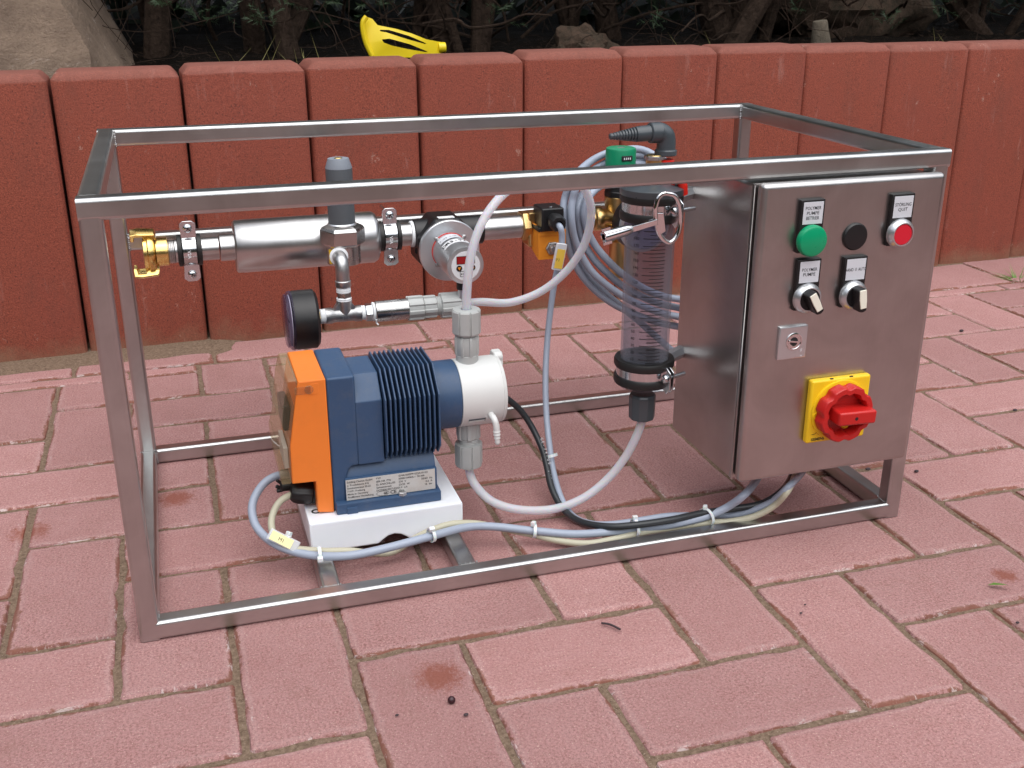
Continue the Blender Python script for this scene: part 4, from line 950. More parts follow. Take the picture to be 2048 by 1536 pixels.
MB().lathe((RXV, RYV, z0 + (z1 - z0) * .858), (0, 0, 1), [(.0182, 0), (.0182, .001), (.0142, (z1 - z0) * .14), (.0060, (z1 - z0) * .142), (.0056, (z1 - z0) * .13)], 48).build('cap_top', 'light_grey_cap', rel)
MB().cyl((RXV, RYV, z1 - .003), (RXV, RYV, z1 + .0006), .0056, 24, .0004).build('adjusting_screw', 'gold_brass', rel)
yl = P(638, 515, 'y', RYV); MB().box((RXV - .0220, RYV - .0108, z_at(528)), (RXV - .0180, RYV - .0160, z_at(500))).build('yellow_sticker', 'switch_yellow', rel, bevel=.0003)
MB().cyl((RXV, RYV, .334), (RXV, PY, .334), .012, 20).build('outlet', 'satin_silver', rel)
# chain of fittings, all threaded together
FY = .322
fit = thing('pipe_fitting', (.33, FY, .24), 'chain of stainless elbow, tee, hex nipple and sleeve below the relief valve', 'pipe fitting')
Z = lambda v_: P(686, v_, 'y', FY).z
FX = P(687, 580, 'y', FY).x; FZ = P(685, 629, 'y', FY).z
z515 = P(686, 513, 'y', .345).z
MB().lathe((FX, RYV - .0235, z515), (0, -1, 0), [(.0118, 0), (.0128, .001), (.0128, .0028), (.0110, .0036)], 32).build('seal_tape', 'tape_white', fit)
MB().tube([(FX, RYV - .022, z515), (FX, FY + .016, z515), (FX, FY + .005, z515 - .002), (FX, FY, z515 - .012), (FX, FY, Z(560))], .0095, 24, 8).build('elbow', 'cast_steel', fit)
MB().lathe((FX, FY, Z(573)), (0, 0, 1), [(.0104, 0), (.0108, .0006), (.0108, .0080), (.0098, .0090)], 32).build('elbow_collar', 'cast_steel', fit)
MB().lathe((FX, FY, Z(583)), (0, 0, 1), [(.0088, -.002), (.0100, 0), (.0096, .0015), (.0101, .003), (.0092, .0062), (.0085, .0070)], 28).build('seal_tape', 'tape_white', fit)
MB().lathe((FX, FY, Z(594)), (0, 0, 1), [(.0100, 0), (.0100, Z(584) - Z(594))], 6, lambda a: 1.04).build('hex_nipple', 'worn_steel', fit, bevel=.0004)
MB().lathe((FX, FY, Z(603)), (0, 0, 1), [(.0092, -.001), (.0104, .001), (.0100, .003), (.0104, .005), (.0094, .0065)], 28).build('seal_tape', 'tape_white', fit)
XF = lambda u: P(u, 629, 'y', FY).x
tee = MB().cyl((FX, FY, FZ), (FX, FY, Z(602)), .0100, 28); tee.lathe((FX, FY, Z(610)), (0, 0, 1), [(.0108, 0), (.0108, .0070)], 28)
tee.lathe((XF(651), FY, FZ), (1, 0, 0), [(.0112, 0), (.0112, .0085), (.0100, .0100), (.0100, XF(722) - XF(651) - .010), (.0112, XF(722) - XF(651) - .0085), (.0112, XF(722) - XF(651))], 28)
tee.prism([(FX - .0185, FZ + .004), (FX + .0185, FZ + .004), (FX + .0085, FZ + .0185), (FX - .0085, FZ + .0185)], 'y', FY - .006, FY + .006)
tee.build('tee', 'cast_steel', fit, ang=60)
text('316', .0080, (FX - .0065, FY - .0102, FZ - .0045), (1, 0, 0), (0, -.25, 1), 'satin_silver', fit, bold=.03, off=.0004)
MB().lathe((XF(639), FY, FZ), (1, 0, 0), [(.0090, 0), (.0103, .001), (.0098, .004), (.0103, .007), (.0094, .0090)], 28).build('seal_tape', 'tape_white', fit)
MB().lathe((XF(722), FY, FZ), (1, 0, 0), [(.0094, 0), (.0104, .001), (.0098, .003), (.0103, .005), (.0090, .0062)], 28).build('seal_tape', 'tape_white', fit)
MB().lathe((XF(730), FY, FZ), (1, 0, 0), [(.0108, 0), (.0118, .0010), (.0118, .0095), (.0108, .0105)], 6, lambda a: 1.10).build('hex_nipple', 'zinc', fit, bevel=.0005)
MB().lathe((XF(744), FY, FZ), (1, 0, 0), [(.0118, 0), (.0136, .001), (.0132, .003), (.0120, .0045)], 28).build('seal_tape', 'tape_white', fit)
tail = MB().tube([(XF(749), FY - .012, FZ - .008), (XF(750), FY - .010, FZ - .0135), (XF(753), FY - .012, FZ - .0160)], .0012, 6, 3); tail.build('tape_end', 'tape_white', fit)
MB().cyl((XF(750), FY, FZ), (XF(817), FY, FZ), .0148, 36, .0008).build('sleeve', 'worn_steel', fit)
MB().lathe((XF(815), FY, FZ), (1, 0, 0), [(.0150, 0), (.0178, .0006), (.0178, XF(847) - XF(815) - .002), (.0150, XF(847) - XF(815))], 96, ribbed(8, .13, .35)).build('ribbed_nut', 'grey_plastic', fit)
MB().lathe((XF(846), FY, FZ), (1, 0, 0), [(.0142, 0), (.0165, .0008), (.0165, XF(873) - XF(846) - .002), (.0130, XF(873) - XF(846))], 96, ribbed(8, .12, .35)).build('ribbed_nut', 'grey_plastic', fit)
MB().lathe((XF(871), FY, FZ), (1, 0, 0), [(.0130, 0), (.0140, .0012), (.0130, .0024), (.0140, .0036), (.0130, .0048), (.0140, .0060), (.0130, .008)], 28).build('thread', 'grey_plastic', fit)
MB().lathe((XF(880), FY, FZ), (1, 0, 0), [(.0150, 0), (.0185, .0012), (.0185, .0300), (.0165, .0325), (.0070, .0327)], 96, ribbed(8, .10, .35)).build('union_nut', 'grey_plastic', fit)
HEND = Vector((XF(880) + .030, FY, FZ))
# pressure gauge facing left
gau = thing('pressure_gauge', (XF(600), FY, FZ - .041), 'black round pressure gauge facing left on the end of the tee', 'gauge')
GR = .0405; gx0, gx1 = XF(583), XF(631)
MB().lathe((gx1, FY, FZ - .002), (-1, 0, 0), [(.006, -.004), (.036, -.002), (GR, .002), (GR, gx1 - gx0 - .004), (GR - .001, gx1 - gx0)], 72).build('case', 'black_plastic', gau)
MB().lathe((gx0 + .001, FY, FZ - .002), (-1, 0, 0), [(GR + .0002, 0), (GR + .0006, .001), (GR - .0006, .005), (GR - .004, .0075), (GR - .006, .0075), (GR - .006, .003)], 72, cap=False).build('bezel_ring', 'glass_gauge', gau)
MB().lathe((gx0 - .002, FY, FZ - .002), (-1, 0, 0), [(GR - .005, 0), (GR - .005, .001)], 60).build('dial', 'print_white', gau)
dl = MB()
for k in range(31):
    a = rad(225 - k * 9); r0, r1 = GR - .008, GR - (.013 if k % 5 == 0 else .0105)
    pa, pb = (FY + r0 * math.cos(a), FZ - .002 + r0 * math.sin(a)), (FY + r1 * math.cos(a), FZ - .002 + r1 * math.sin(a)); w = .0005
    ny_, nz_ = -math.sin(a) * w, math.cos(a) * w; xx = gx0 - .0034
    dl.add([(xx, pa[0] - ny_, pa[1] - nz_), (xx, pa[0] + ny_, pa[1] + nz_), (xx, pb[0] + ny_, pb[1] + nz_), (xx, pb[0] - ny_, pb[1] - nz_)], [(0, 1, 2, 3)])
dl.build('scale_marks', 'ink', gau, smooth=False)
MB().box((gx0 - .0042, FY - .001, FZ - .005), (gx0 - .0036, FY + .026, FZ - .003)).build('pointer', 'ink', gau)
MB().lathe((gx0 - .0070, FY, FZ - .002), (-1, 0, 0), [(GR - .004, 0), (GR - .004, .0015), (GR - .007, .0030)], 60).build('glass', 'glass_gauge', gau)
MB().cyl((gx1 - .001, FY, FZ), (XF(641), FY, FZ), .0095, 6).build('stem', 'brass', gau, bevel=.0004)

# ================================================================== SOLENOID VALVE
SY = .385
sv = thing('solenoid_valve', (.62, .41, .30), 'orange solenoid valve with black cable plug on the right end of the steel pipe', 'valve')
X1, X2 = P(1077, 480, 'y', SY).x, P(1132, 480, 'y', SY).x; Zt, Zb = P(1100, 462, 'y', SY).z, P(1100, 519, 'y', SY).z
pf = [(SY, Zb), (SY, Zt), (SY + .002, Zt + .001), (SY + .012, Zt + .006), (SY + .050, Zt + .008), (SY + .052, Zb + .018), (SY + .040, Zb + .012)]
MB().prism(pf, 'x', X1, X2).build('coil', 'coil_orange', sv, bevel=.0012)
MB().box((X1 + .0008, SY - .0012, P(1100, 471, 'y', SY).z), (X2 - .0008, SY + .002, Zt + .0012)).build('coil_lip', 'coil_orange', sv, bevel=.0004)
nc = P(1104, 496, 'y', SY); MB().lathe(nc + Vector((0, .001, 0)), (0, -1, 0), [(.0098, 0), (.0098, .0042), (.0085, .005)], 6, lambda a: 1.08).build('hex_nut', 'cast_steel', sv, bevel=.0006)
MB().lathe(nc + Vector((0, -.004, 0)), (0, -1, 0), [(.0062, 0), (.0062, .0035), (.0045, .0060), (.001, .0066)], 24).build('stem_dome', 'cast_steel', sv)
SYC = .378; cx0, cx1 = P(1084, 440, 'y', SYC).x, P(1128, 440, 'y', SYC).x; cz0, cz1 = P(1105, 461, 'y', SYC).z, P(1105, 417, 'y', SYC).z
MB().box((cx0, SYC, cz0), (cx1, SYC + .042, cz1)).build('plug_housing', 'black_plastic', sv, bevel=.0022, seg=3)
MB().box((cx0 - .004, SYC + .004, cz0 - .002), (cx1 + .001, SYC + .040, cz0 + .004)).build('gasket', 'rubber', sv, bevel=.001)
sc = P(1101, 408, 'y', SYC + .014); MB().lathe(Vector((sc.x, SYC + .014, cz1 - .0008)), (0, 0, 1), [(.0034, 0), (.0030, .0012), (.001, .0016)], 20).build('screw', 'zinc', sv)
ga = P(1106, 438, 'y', SYC + .004); gb = P(1119, 450, 'y', SYC - .028)
MB().lathe(ga, gb - ga, [(.0105, 0), (.0108, .014), (.0125, .0145), (.0128, .024), (.0105, .0300), (.0060, .0305), (.0056, .024)], 48, lambda a: 1 - .05 * (.5 + .5 * math.cos(8 * a)) ** 2, cap=False).build('cable_gland', 'black_plastic', sv)
bvx = XS(1052, 455)
MB().lathe((XS(1040, 455), PY, PZ + .001), (1, 0, 0), [(.0195, 0), (.0212, .001), (.0212, .012), (.0195, .013)], 6, lambda a: 1.12).build('hex_end', 'brass', sv, bevel=.0008)
MB().box((XS(1050, 455), PY - .018, PZ - .030), (XS(1120, 450), PY + .016, PZ + .010)).build('valve_body', 'brass', sv, bevel=.004, seg=3)
MB().box((XS(1050, 455), PY - .018, PZ + .004), (XS(1072, 455), PY + .006, PZ + .0235)).build('boss', 'brass', sv, bevel=.002, seg=2)
# stretch of pipe from valve to the regulator
MB().cyl((XS(1130, 445), PY, PZ + .003), (XS(1192, 440), PY, PZ + .003), .0145, 28).build('tube', 'brass', pipe)

# ================================================================== FILTER REGULATOR (brass) with green knob and gauge
fr = thing('pressure_regulator', (.72, PY, .26), 'brass pressure regulator with green adjusting knob behind the measuring cylinder', 'regulator')
rc = P(1237, 440, 'y', PY); RXc = rc.x; zz = lambda v_, u=1240: P(u, v_, 'y', PY - .02).z
MB().lathe((RXc, PY, zz(341)), (0, 0, 1), [(.0205, 0), (.0232, .0005), (.0232, .028), (.0222, .0305), (.0205, .0312), (.0065, .0315), (.006, .030)], 48).build('green_knob', 'knob_green', fr)
MB().lathe((RXc, PY, zz(341) + .030), (0, 0, 1), [(.0062, 0), (.0062, .0012)], 24).build('knob_screw', 'cast_steel', fr)
wnd = P(1254, 317, 'y', PY - .0225); MB().box((wnd.x - .0085, PY - .0245, wnd.z - .0040), (wnd.x + .0085, PY - .0165, wnd.z + .0040)).build('scale_window', 'ink', fr, bevel=.001)
for k in range(4): MB().box((wnd.x - .006 + k * .0032, PY - .0252, wnd.z - .0015), (wnd.x - .0045 + k * .0032, PY - .0246, wnd.z + .0015)).build('scale_digit', 'print_white', fr)
MB().lathe((RXc, PY, zz(382)), (0, 0, 1), [(.020, 0), (.0215, .002), (.0215, zz(343) - zz(382) - .004), (.0195, zz(343) - zz(382))], 48).build('spring_housing', 'black_plastic', fr)
MB().lathe((RXc + .004, PY, zz(397)), (0, 0, 1), [(.0255, 0), (.0272, .001), (.0272, .008), (.0255, .0095), (.0240, .018)], 48, ribbed(10, .04, .5)).build('lock_ring', 'black_plastic', fr)
MB().lathe((RXc + .004, PY, zz(428)), (0, 0, 1), [(.018, -.004), (.0245, .004), (.0262, .010), (.0268, zz(396) - zz(428) - .001), (.0255, zz(396) - zz(428))], 48).build('bonnet', 'brass', fr)
text('ERV', .0120, (RXc - .008, PY - .0245, zz(415) + .001), (1, 0, 0), (0, 0, 1), 'gold_brass', fr, bold=.02, off=.003)
bod = MB().lathe((XS(1186, 445), PY, PZ + .003), (1, 0, 0), [(.0165, 0), (.0185, .002), (.0185, .012), (.0150, .016), (.0150, .030), (.017, .05), (.0185, .062), (.0185, .085)], 40)
bod.lathe((RXc + .003, PY, zz(470)), (0, 0, 1), [(.012, 0), (.0165, .006), (.0175, .022), (.0160, .040)], 36)
bod.ball((RXc - .012, PY - .012, PZ - .014), .008, 14, 10)
bod.build('body', 'brass', fr, ang=60)
MB().lathe((RXc + .010, PY, zz(560)), (0, 0, 1), [(.010, -.004), (.0195, .002), (.0225, .010), (.0225, zz(480) - zz(560) - .006), (.016, zz(480) - zz(560))], 40).build('filter_bowl', 'brass', fr)
# gauge of the regulator
gg = thing('pressure_gauge', (.74, .35, .29), 'white dialled pressure gauge half hidden behind the measuring cylinder', 'gauge')
GY = .352; gc = P(1290, 452, 'y', GY); g2 = .0405
MB().lathe((gc.x, GY + .034, gc.z), (0, -1, 0), [(g2 - .004, 0), (g2, .003), (g2, .029), (g2 - .001, .031)], 64).build('case', 'black_plastic', gg)
MB().lathe((gc.x, GY + .004, gc.z), (0, -1, 0), [(g2, 0), (g2 - .001, .004), (g2 - .006, .005), (g2 - .006, .002)], 64, cap=False).build('bezel_ring', 'satin_silver', gg)
MB().lathe((gc.x, GY + .0025, gc.z), (0, -1, 0), [(g2 - .005, 0), (g2 - .005, .0008)], 64).build('dial', 'print_white', gg)
dl = MB()
for k in range(41):
    a = rad(225 - k * 6.75); r0, r1 = g2 - .0075, g2 - (.0120 if k % 5 == 0 else .0100); w = .0006 if k % 5 == 0 else .0003; yy = GY + .0014
    ca, sa = math.cos(a), math.sin(a); dl.add([(gc.x + r0 * ca - sa * w, yy, gc.z + r0 * sa + ca * w), (gc.x + r0 * ca + sa * w, yy, gc.z + r0 * sa - ca * w), (gc.x + r1 * ca + sa * w, yy, gc.z + r1 * sa - ca * w), (gc.x + r1 * ca - sa * w, yy, gc.z + r1 * sa + ca * w)], [(0, 1, 2, 3)])
dl.build('scale_marks', 'ink', gg, smooth=False)
for k in range(0, 9):
    a = rad(225 - k * 33.75); text(str(k), .0062, (gc.x + (g2 - .016) * math.cos(a), GY + .0014, gc.z + (g2 - .016) * math.sin(a) - .002), (1, 0, 0), (0, 0, 1), 'ink', gg, align='CENTER')
a = rad(228); pc = Vector((gc.x, GY + .0008, gc.z)); dv = Vector((math.cos(a), 0, math.sin(a))); sd = Vector((-math.sin(a), 0, math.cos(a))) * .0012
MB().add([pc - sd - dv * .006, pc + sd - dv * .006, pc + dv * (g2 - .011) + sd * .3, pc + dv * (g2 - .011) - sd * .3], [(0, 1, 2, 3)]).build('pointer', 'ink', gg)
MB().lathe((gc.x, GY - .0012, gc.z), (0, -1, 0), [(g2 - .0055, 0), (g2 - .0055, .001)], 64).build('glass', 'glass_gauge', gg)
MB().cyl((gc.x, GY + .033, gc.z), (gc.x, PY, gc.z), .008, 16).build('stem', 'brass', gg)

# ================================================================== CONTROL CABINET
CXL, CXR, CZB, CZT = .7298, .9790, .0985, .4790
cab = thing('control_cabinet', (.85, .08, CZB), 'brushed stainless steel control cabinet fixed in the right end of the frame', 'cabinet')
MB().box((CXL, -.0030, CZB), (CXR - .003, .1700, CZT - .0040)).build('body', 'steel_cabinet', cab, bevel=.0032, seg=3)
MB().box((CXL + .006, -.0085, CZB + .006), (CXR - .007, -.0028, CZT - .006)).build('gasket', 'rubber', cab)
lip = MB(); lip.box((CXL, -.0062, CZB), (CXL + .0022, -.0020, CZT - .003)); lip.box((CXL, -.0062, CZT - .0052), (CXR - .003, -.0020, CZT - .003)); lip.build('rim_flange', 'steel_cabinet', cab, bevel=.0006)
YD = -.0235
door = MB().box((CXL + .0015, YD, .1010), (CXR, -.0072, CZT - .0005)).build('door', 'steel_cabinet', cab, bevel=.0060, seg=5)
def dp(u, v_, off=0): return P(u, v_, 'y', YD - off)
def holder(uc, vt, vb, lines, ul, ur, sx=1.0):
    c0 = dp((ul + ur) / 2, (vt + vb) / 2, .004); w = (dp(ur, vb, .004).x - dp(ul, vb, .004).x) / 2
    zt, zb_ = dp(uc, vt, .004).z, dp(uc, vb, .004).z
    return c0, w, zt, zb_
def label_holder(xc, ztop, zbot, ring, lines, name_group):
    W = .0158
    hp = MB().box((xc - W, YD - .0058, zbot), (xc + W, YD + .0002, ztop)).build('label_holder', 'black_plastic', cab, bevel=.001)
    ph = ztop - .0025; pb = ztop - .0285
    pl_ = MB().box((xc - W + .0030, YD - .0064, pb), (xc + W - .0024, YD - .0059, ph)).build('label_plate', 'label_white', cab, bevel=.0002)
    n = len(lines); lh = .0058; z = (ph + pb) / 2 + (n - 1) * lh / 2 - .0018
    for ln in lines:
        text(ln, .0056, (xc, YD - .0064, z), (1, 0, 0), (0, 0, 1), 'ink', cab, align='CENTER', bold=.003, sx=(.86 if len(ln) == 7 else 1.0) if len(ln) < 9 else .72); z -= lh
lc = dp(1622, 481, .008); xg, zg = lc.x, lc.z
label_holder(xg, zg + .0475, zg - .015, None, ["POLYMER", "PUMPE", "BETRIEB"], '')
MB().lathe((xg, YD - .0055, zg), (0, -1, 0), [(.0182, 0), (.0188, .0015), (.0188, .0060), (.0175, .0085), (.0155, .0095)], 56).build('indicator_lamp', 'lamp_green', cab)
lc = dp(1712, 474, .003); MB().lathe((lc.x, YD + .0004, lc.z), (0, -1, 0), [(.0160, 0), (.0165, .001), (.0165, .0022), (.0150, .0040), (.0125, .0043)], 48).build('blanking_plug', 'black_plastic', cab)
def bezel(xc, zc, r, mat_in, hgt=.0065):
    return MB().lathe((xc, YD - .0055, zc), (0, -1, 0), [(r, 0), (r, .002), (r - .0012, .0050), (r - .0040, .0085), (r - .0052, .0085), (r - .0056, .005)], 56, cap=False)
lc = dp(1803, 468, .010); xr, zr = lc.x, lc.z
label_holder(xr, zr + .0475, zr - .015, None, ["STÖRUNG", "QUIT"], '')
bezel(xr, zr, .0182, None).build('button_bezel', 'satin_silver', cab)
MB().lathe((xr, YD - .0055, zr), (0, -1, 0), [(.0128, 0), (.0128, .0068), (.0120, .0078)], 48).build('push_button', 'button_red', cab)
def selector(u, v_, lines, ang):
    lc = dp(u, v_, .006); xs, zs = lc.x, lc.z
    label_holder(xs, zs + .0475, zs - .015, None, lines, '')
    bezel(xs, zs, .0185, None).build('selector_bezel', 'satin_silver', cab)
    MB().lathe((xs, YD - .0055, zs), (0, -1, 0), [(.0132, 0), (.0132, .0075), (.0125, .0085)], 48).build('selector_hub', 'black_plastic', cab)
    M = Matrix.Translation((xs, 0, zs)) @ Matrix.Rotation(ang, 4, 'Y') @ Matrix.Translation((-xs, 0, -zs))
    lv = MB().prism([(-.0058, .0128), (.0058, .0128), (.0064, 0), (.0052, -.0150), (0, -.0165), (-.0052, -.0150), (-.0064, 0)], 'y', YD - .0280, YD - .0125)
    lv.v = [Vector((xs + p.x, p.y, zs + p.z)) for p in lv.v]; lv.xform(M); lv.build('selector_lever', 'black_plastic', cab, bevel=.0018, seg=3)
    pw = MB().prism([(-.0044, .0122), (.0044, .0122), (.0048, 0), (.0040, -.0110), (-.0040, -.0110), (-.0048, 0)], 'y', YD - .0292, YD - .0272)
    pw.v = [Vector((xs + p.x, p.y, zs + p.z)) for p in pw.v]; pw.xform(M); pw.build('lever_insert', 'lever_white', cab, bevel=.0006)
selector(1613, 596, ["POLYMER", "PUMPE"], rad(-30)); selector(1705, 590, ["HAND  0  AUTO"], rad(-8))
# lock
lk = dp(1581, 683, .001); a0, a1 = dp(1552, 690).x, dp(1611, 690).x; zt, zb_ = dp(1580, 651).z, dp(1580, 716).z
MB().box((a0 + .001, YD - .0040, zb_), (a1 - .001, YD + .0004, zt)).build('lock_plate', 'satin_silver', cab, bevel=.0016, seg=2)
lx, lz = (a0 + a1) / 2 + .0012, zt - .0195
MB().lathe((lx, YD - .0038, lz), (0, -1, 0), [(.0108, 0), (.0108, .0012), (.0095, .0014), (.0092, 0)], 40, cap=False).build('lock_ring', 'chrome', cab)
MB().lathe((lx, YD - .0039, lz), (0, -1, 0), [(.0096, 0), (.0096, .0003), (.0055, .0004), (.0050, .0002)], 40).build('lock_face', 'chrome', cab)
MB().lathe((lx, YD - .0044, lz), (0, -1, 0), [(.0052, 0), (.0052, .0003)], 32).build('keyhole', 'ink', cab)
lb_ = MB().box((lx - .0080, YD - .0056, lz - .0012), (lx + .0052, YD - .0046, lz + .0012)); lb_.xform(Matrix.Translation((lx, 0, lz)) @ Matrix.Rotation(.15, 4, 'Y') @ Matrix.Translation((-lx, 0, -lz))); lb_.build('lock_bit', 'chrome', cab, bevel=.0003)
text('F', .0060, (a1 - .0095, YD - .0040, zb_ + .0080), (1, 0, 0), (0, 0, 1), 'print_white', cab); text('=', .0060, (a1 - .0095, YD - .0040, zb_ + .0012), (1, 0, 0), (0, 0, 1), 'print_white', cab)
# main switch
s0, s1 = dp(1620, 830, .008), dp(1738, 820, .008); mc = P(1687, 826, 'y', YD - .020)
ax0, ax1 = dp(1621, 762, .007).x, dp(1737, 753, .007).x - .001; az0, az1 = dp(1612, 888, .007).z, dp(1621, 763, .007).z
XM, ZM = (ax0 + ax1) / 2 + .002, (az0 + az1) / 2 + .001; HS = .0423
MB().box((XM - HS, YD - .0100, ZM - HS), (XM + HS, YD + .0002, ZM + HS)).build('switch_plate', 'switch_yellow', cab, bevel=.0030, seg=3)
MB().lathe((XM, YD - .0098, ZM), (0, -1, 0), [(.0400, 0), (.0395, .0024), (.036, .003)], 64).build('switch_collar', 'switch_yellow', cab)
sc8 = lambda a: 1 - .085 * max(0, math.cos(8 * a)) ** 1.2
MB().lathe((XM, YD - .0128, ZM), (0, -1, 0), [(.0350, 0), (.0372, .0015), (.0372, .0150), (.0355, .0172), (.0290, .0172), (.0275, .0150), (.0265, .0040)], 128, sc8, cap=False).build('switch_ring', 'switch_red', cab, ang=50)
MB().lathe((XM, YD - .0128, ZM), (0, -1, 0), [(.0275, 0), (.0275, .0035)], 64).build('switch_base', 'switch_red', cab)
Mh = Matrix.Translation((XM, 0, ZM)) @ Matrix.Rotation(rad(2), 4, 'Y') @ Matrix.Translation((-XM, 0, -ZM))
gh = MB().box((XM - .0200, YD - .0430, ZM - .0088), (XM + .0330, YD - .0150, ZM + .0088)); gh.xform(Mh); gh.build('switch_grip', 'switch_red', cab, bevel=.0028, seg=3)
MB().lathe((XM + .004, YD - .0427, ZM), (0, -1, 0), [(.0022, 0), (.0022, .0006)], 20).build('grip_hole', 'ink', cab)
MB().ball((XM + .006, YD - .0180, ZM - .0195), .0055, 14, 10, (1, .5, .7)).build('position_mark', 'switch_yellow', cab)
MB().lathe((XM - .0330, YD - .0126, ZM - .004), (0, -1, 0), [(.0055, 0), (.0055, .0016), (.0038, .0016), (.0036, .0004)], 24, cap=False).build('padlock_boss', 'switch_yellow', cab)
for dx_ in (-.014, .014): MB().box((XM + dx_ - .0022, YD - .0092, ZM + HS - .0005), (XM + dx_ + .0022, YD - .0070, ZM + HS + .0004)).build('notch', 'ink', cab)
text('SIEMENS', .0052, (XM - HS + .0065, YD - .0100, ZM - HS + .0035), (1, 0, 0), (0, 0, 1), 'ink', cab, bold=.03)
sy = MB(); z_ = ZM - HS + .0125
for (xa, za, xb, zb2) in [(.0065, 0, .0105, 0), (.0105, 0, .0155, .0032), (.0160, -.0002, .0185, -.0002), (.0160, .0010, .0160, -.0014), (.0155, .0010, .0178, .0010)]:
    p, q2 = Vector((XM - HS + xa, YD - .0103, z_ + za)), Vector((XM - HS + xb, YD - .0103, z_ + zb2)); dv = (q2 - p).normalized(); nn = Vector((-dv.z, 0, dv.x)) * .0003; sy.add([p - nn, p + nn, q2 + nn, q2 - nn], [(0, 1, 2, 3)])
sy.build('switch_symbol', 'ink', cab, smooth=False)
# grommets under the cabinet
for (u, v_) in ((1510, 962), (1560, 956), (1585, 952), (1603, 950)):
    p = P(u, v_, 'z', CZB); MB().cyl((p.x, .07, CZB - .006), (p.x, .07, CZB + .001), .009, 16).build('cable_gland', 'black_plastic', cab)

# ================================================================== MEASURING CYLINDER
MX, MY = .6590, .120; TR = .0316
cy = thing('measuring_cylinder', (MX, MY, .135), 'clear graduated calibration cylinder with black end caps clamped beside the cabinet', 'cylinder')
zc_ = lambda v_, r=0: P(1293, v_, 'y', MY - r).z
zbot = zc_(768); ztop = zc_(400)
MB().lathe((MX, MY, zbot), (0, 0, 1), [(TR, 0), (TR, ztop - zbot)], 64, cap=False).build('clear_tube', 'tube_clear', cy)
MB().lathe((MX, MY, zbot), (0, 0, 1), [(TR - .0030, 0), (TR - .0030, ztop - zbot)], 64, cap=False).build('inner_wall', 'tube_clear', cy)
MB().lathe((MX, MY, zc_(760) - .006), (0, 0, 1), [(.020, 0), (TR - .004, .006), (TR - .004, .014), (.024, .021), (.010, .025)], 48).build('bottom_cone', 'dark_pvc', cy)
MB().lathe((MX, MY, zc_(835)), (0, 0, 1), [(.0150, 0), (.0172, .002), (.0178, zc_(790) - zc_(835)), (.016, zc_(785) - zc_(835))], 10, lambda a: 1.02).build('bottom_nut', 'dark_pvc', cy, bevel=.0008)
ztc = zc_(395, .03)
MB().lathe((MX, MY, ztc), (0, 0, 1), [(.0330, -.004), (.0395, -.002), (.0400, 0), (.0400, .006), (.0375, .0075), (.030, .010), (.0185, .0150), (.0150, .0150)], 64).build('top_cap', 'dark_pvc', cy)
MB().lathe((MX + .001, MY, ztc + .013), (0, 0, 1), [(.0150, 0), (.0162, .001), (.0162, .009), (.0120, .010), (.0118, .020)], 10, lambda a: 1.03).build('cap_collar', 'dark_pvc', cy, bevel=.0006)
# scale: ticks and numbers on the curved front
v0_, dv_ = 735.0, 14.15; tk = MB()
facing = math.atan2(CAM.y - MY, CAM.x - MX)
def onr(a, z, r=TR + .0003): return Vector((MX + r * math.cos(a), MY + r * math.sin(a), z))
zz0 = zc_(735, TR); dz10 = (zc_(480, TR) - zz0) / 18.0
ac = facing + rad(12)
def arc(a0, a1, z, w):
    n = 8
    for i in range(n):
        b0, b1 = a0 + (a1 - a0) * i / n, a0 + (a1 - a0) * (i + 1) / n
        tk.add([onr(b0, z - w), onr(b1, z - w), onr(b1, z + w), onr(b0, z + w)], [(0, 1, 2, 3)])
for k in range(0, 196):
    z = zz0 + dz10 * k / 10
    if k % 10 == 0: arc(ac - rad(26), ac + rad(26), z, .00050)
    elif k % 5 == 0: arc(ac - rad(10), ac + rad(26), z, .00038)
    elif k < 76 and k % 2 == 0 or k > 999: arc(ac - rad(8), ac + rad(14), z, .00022)
tk.build('scale_ticks', 'ink', cy, smooth=False)
for k in range(0, 20):
    a = ac - rad(42); z = zz0 + dz10 * k; p = onr(a, z - .0022, TR + .0004); text(str(k * 10), .0056, p, (-math.sin(a), math.cos(a), 0), (0, 0, 1), 'ink', cy, align='CENTER', bold=.01)
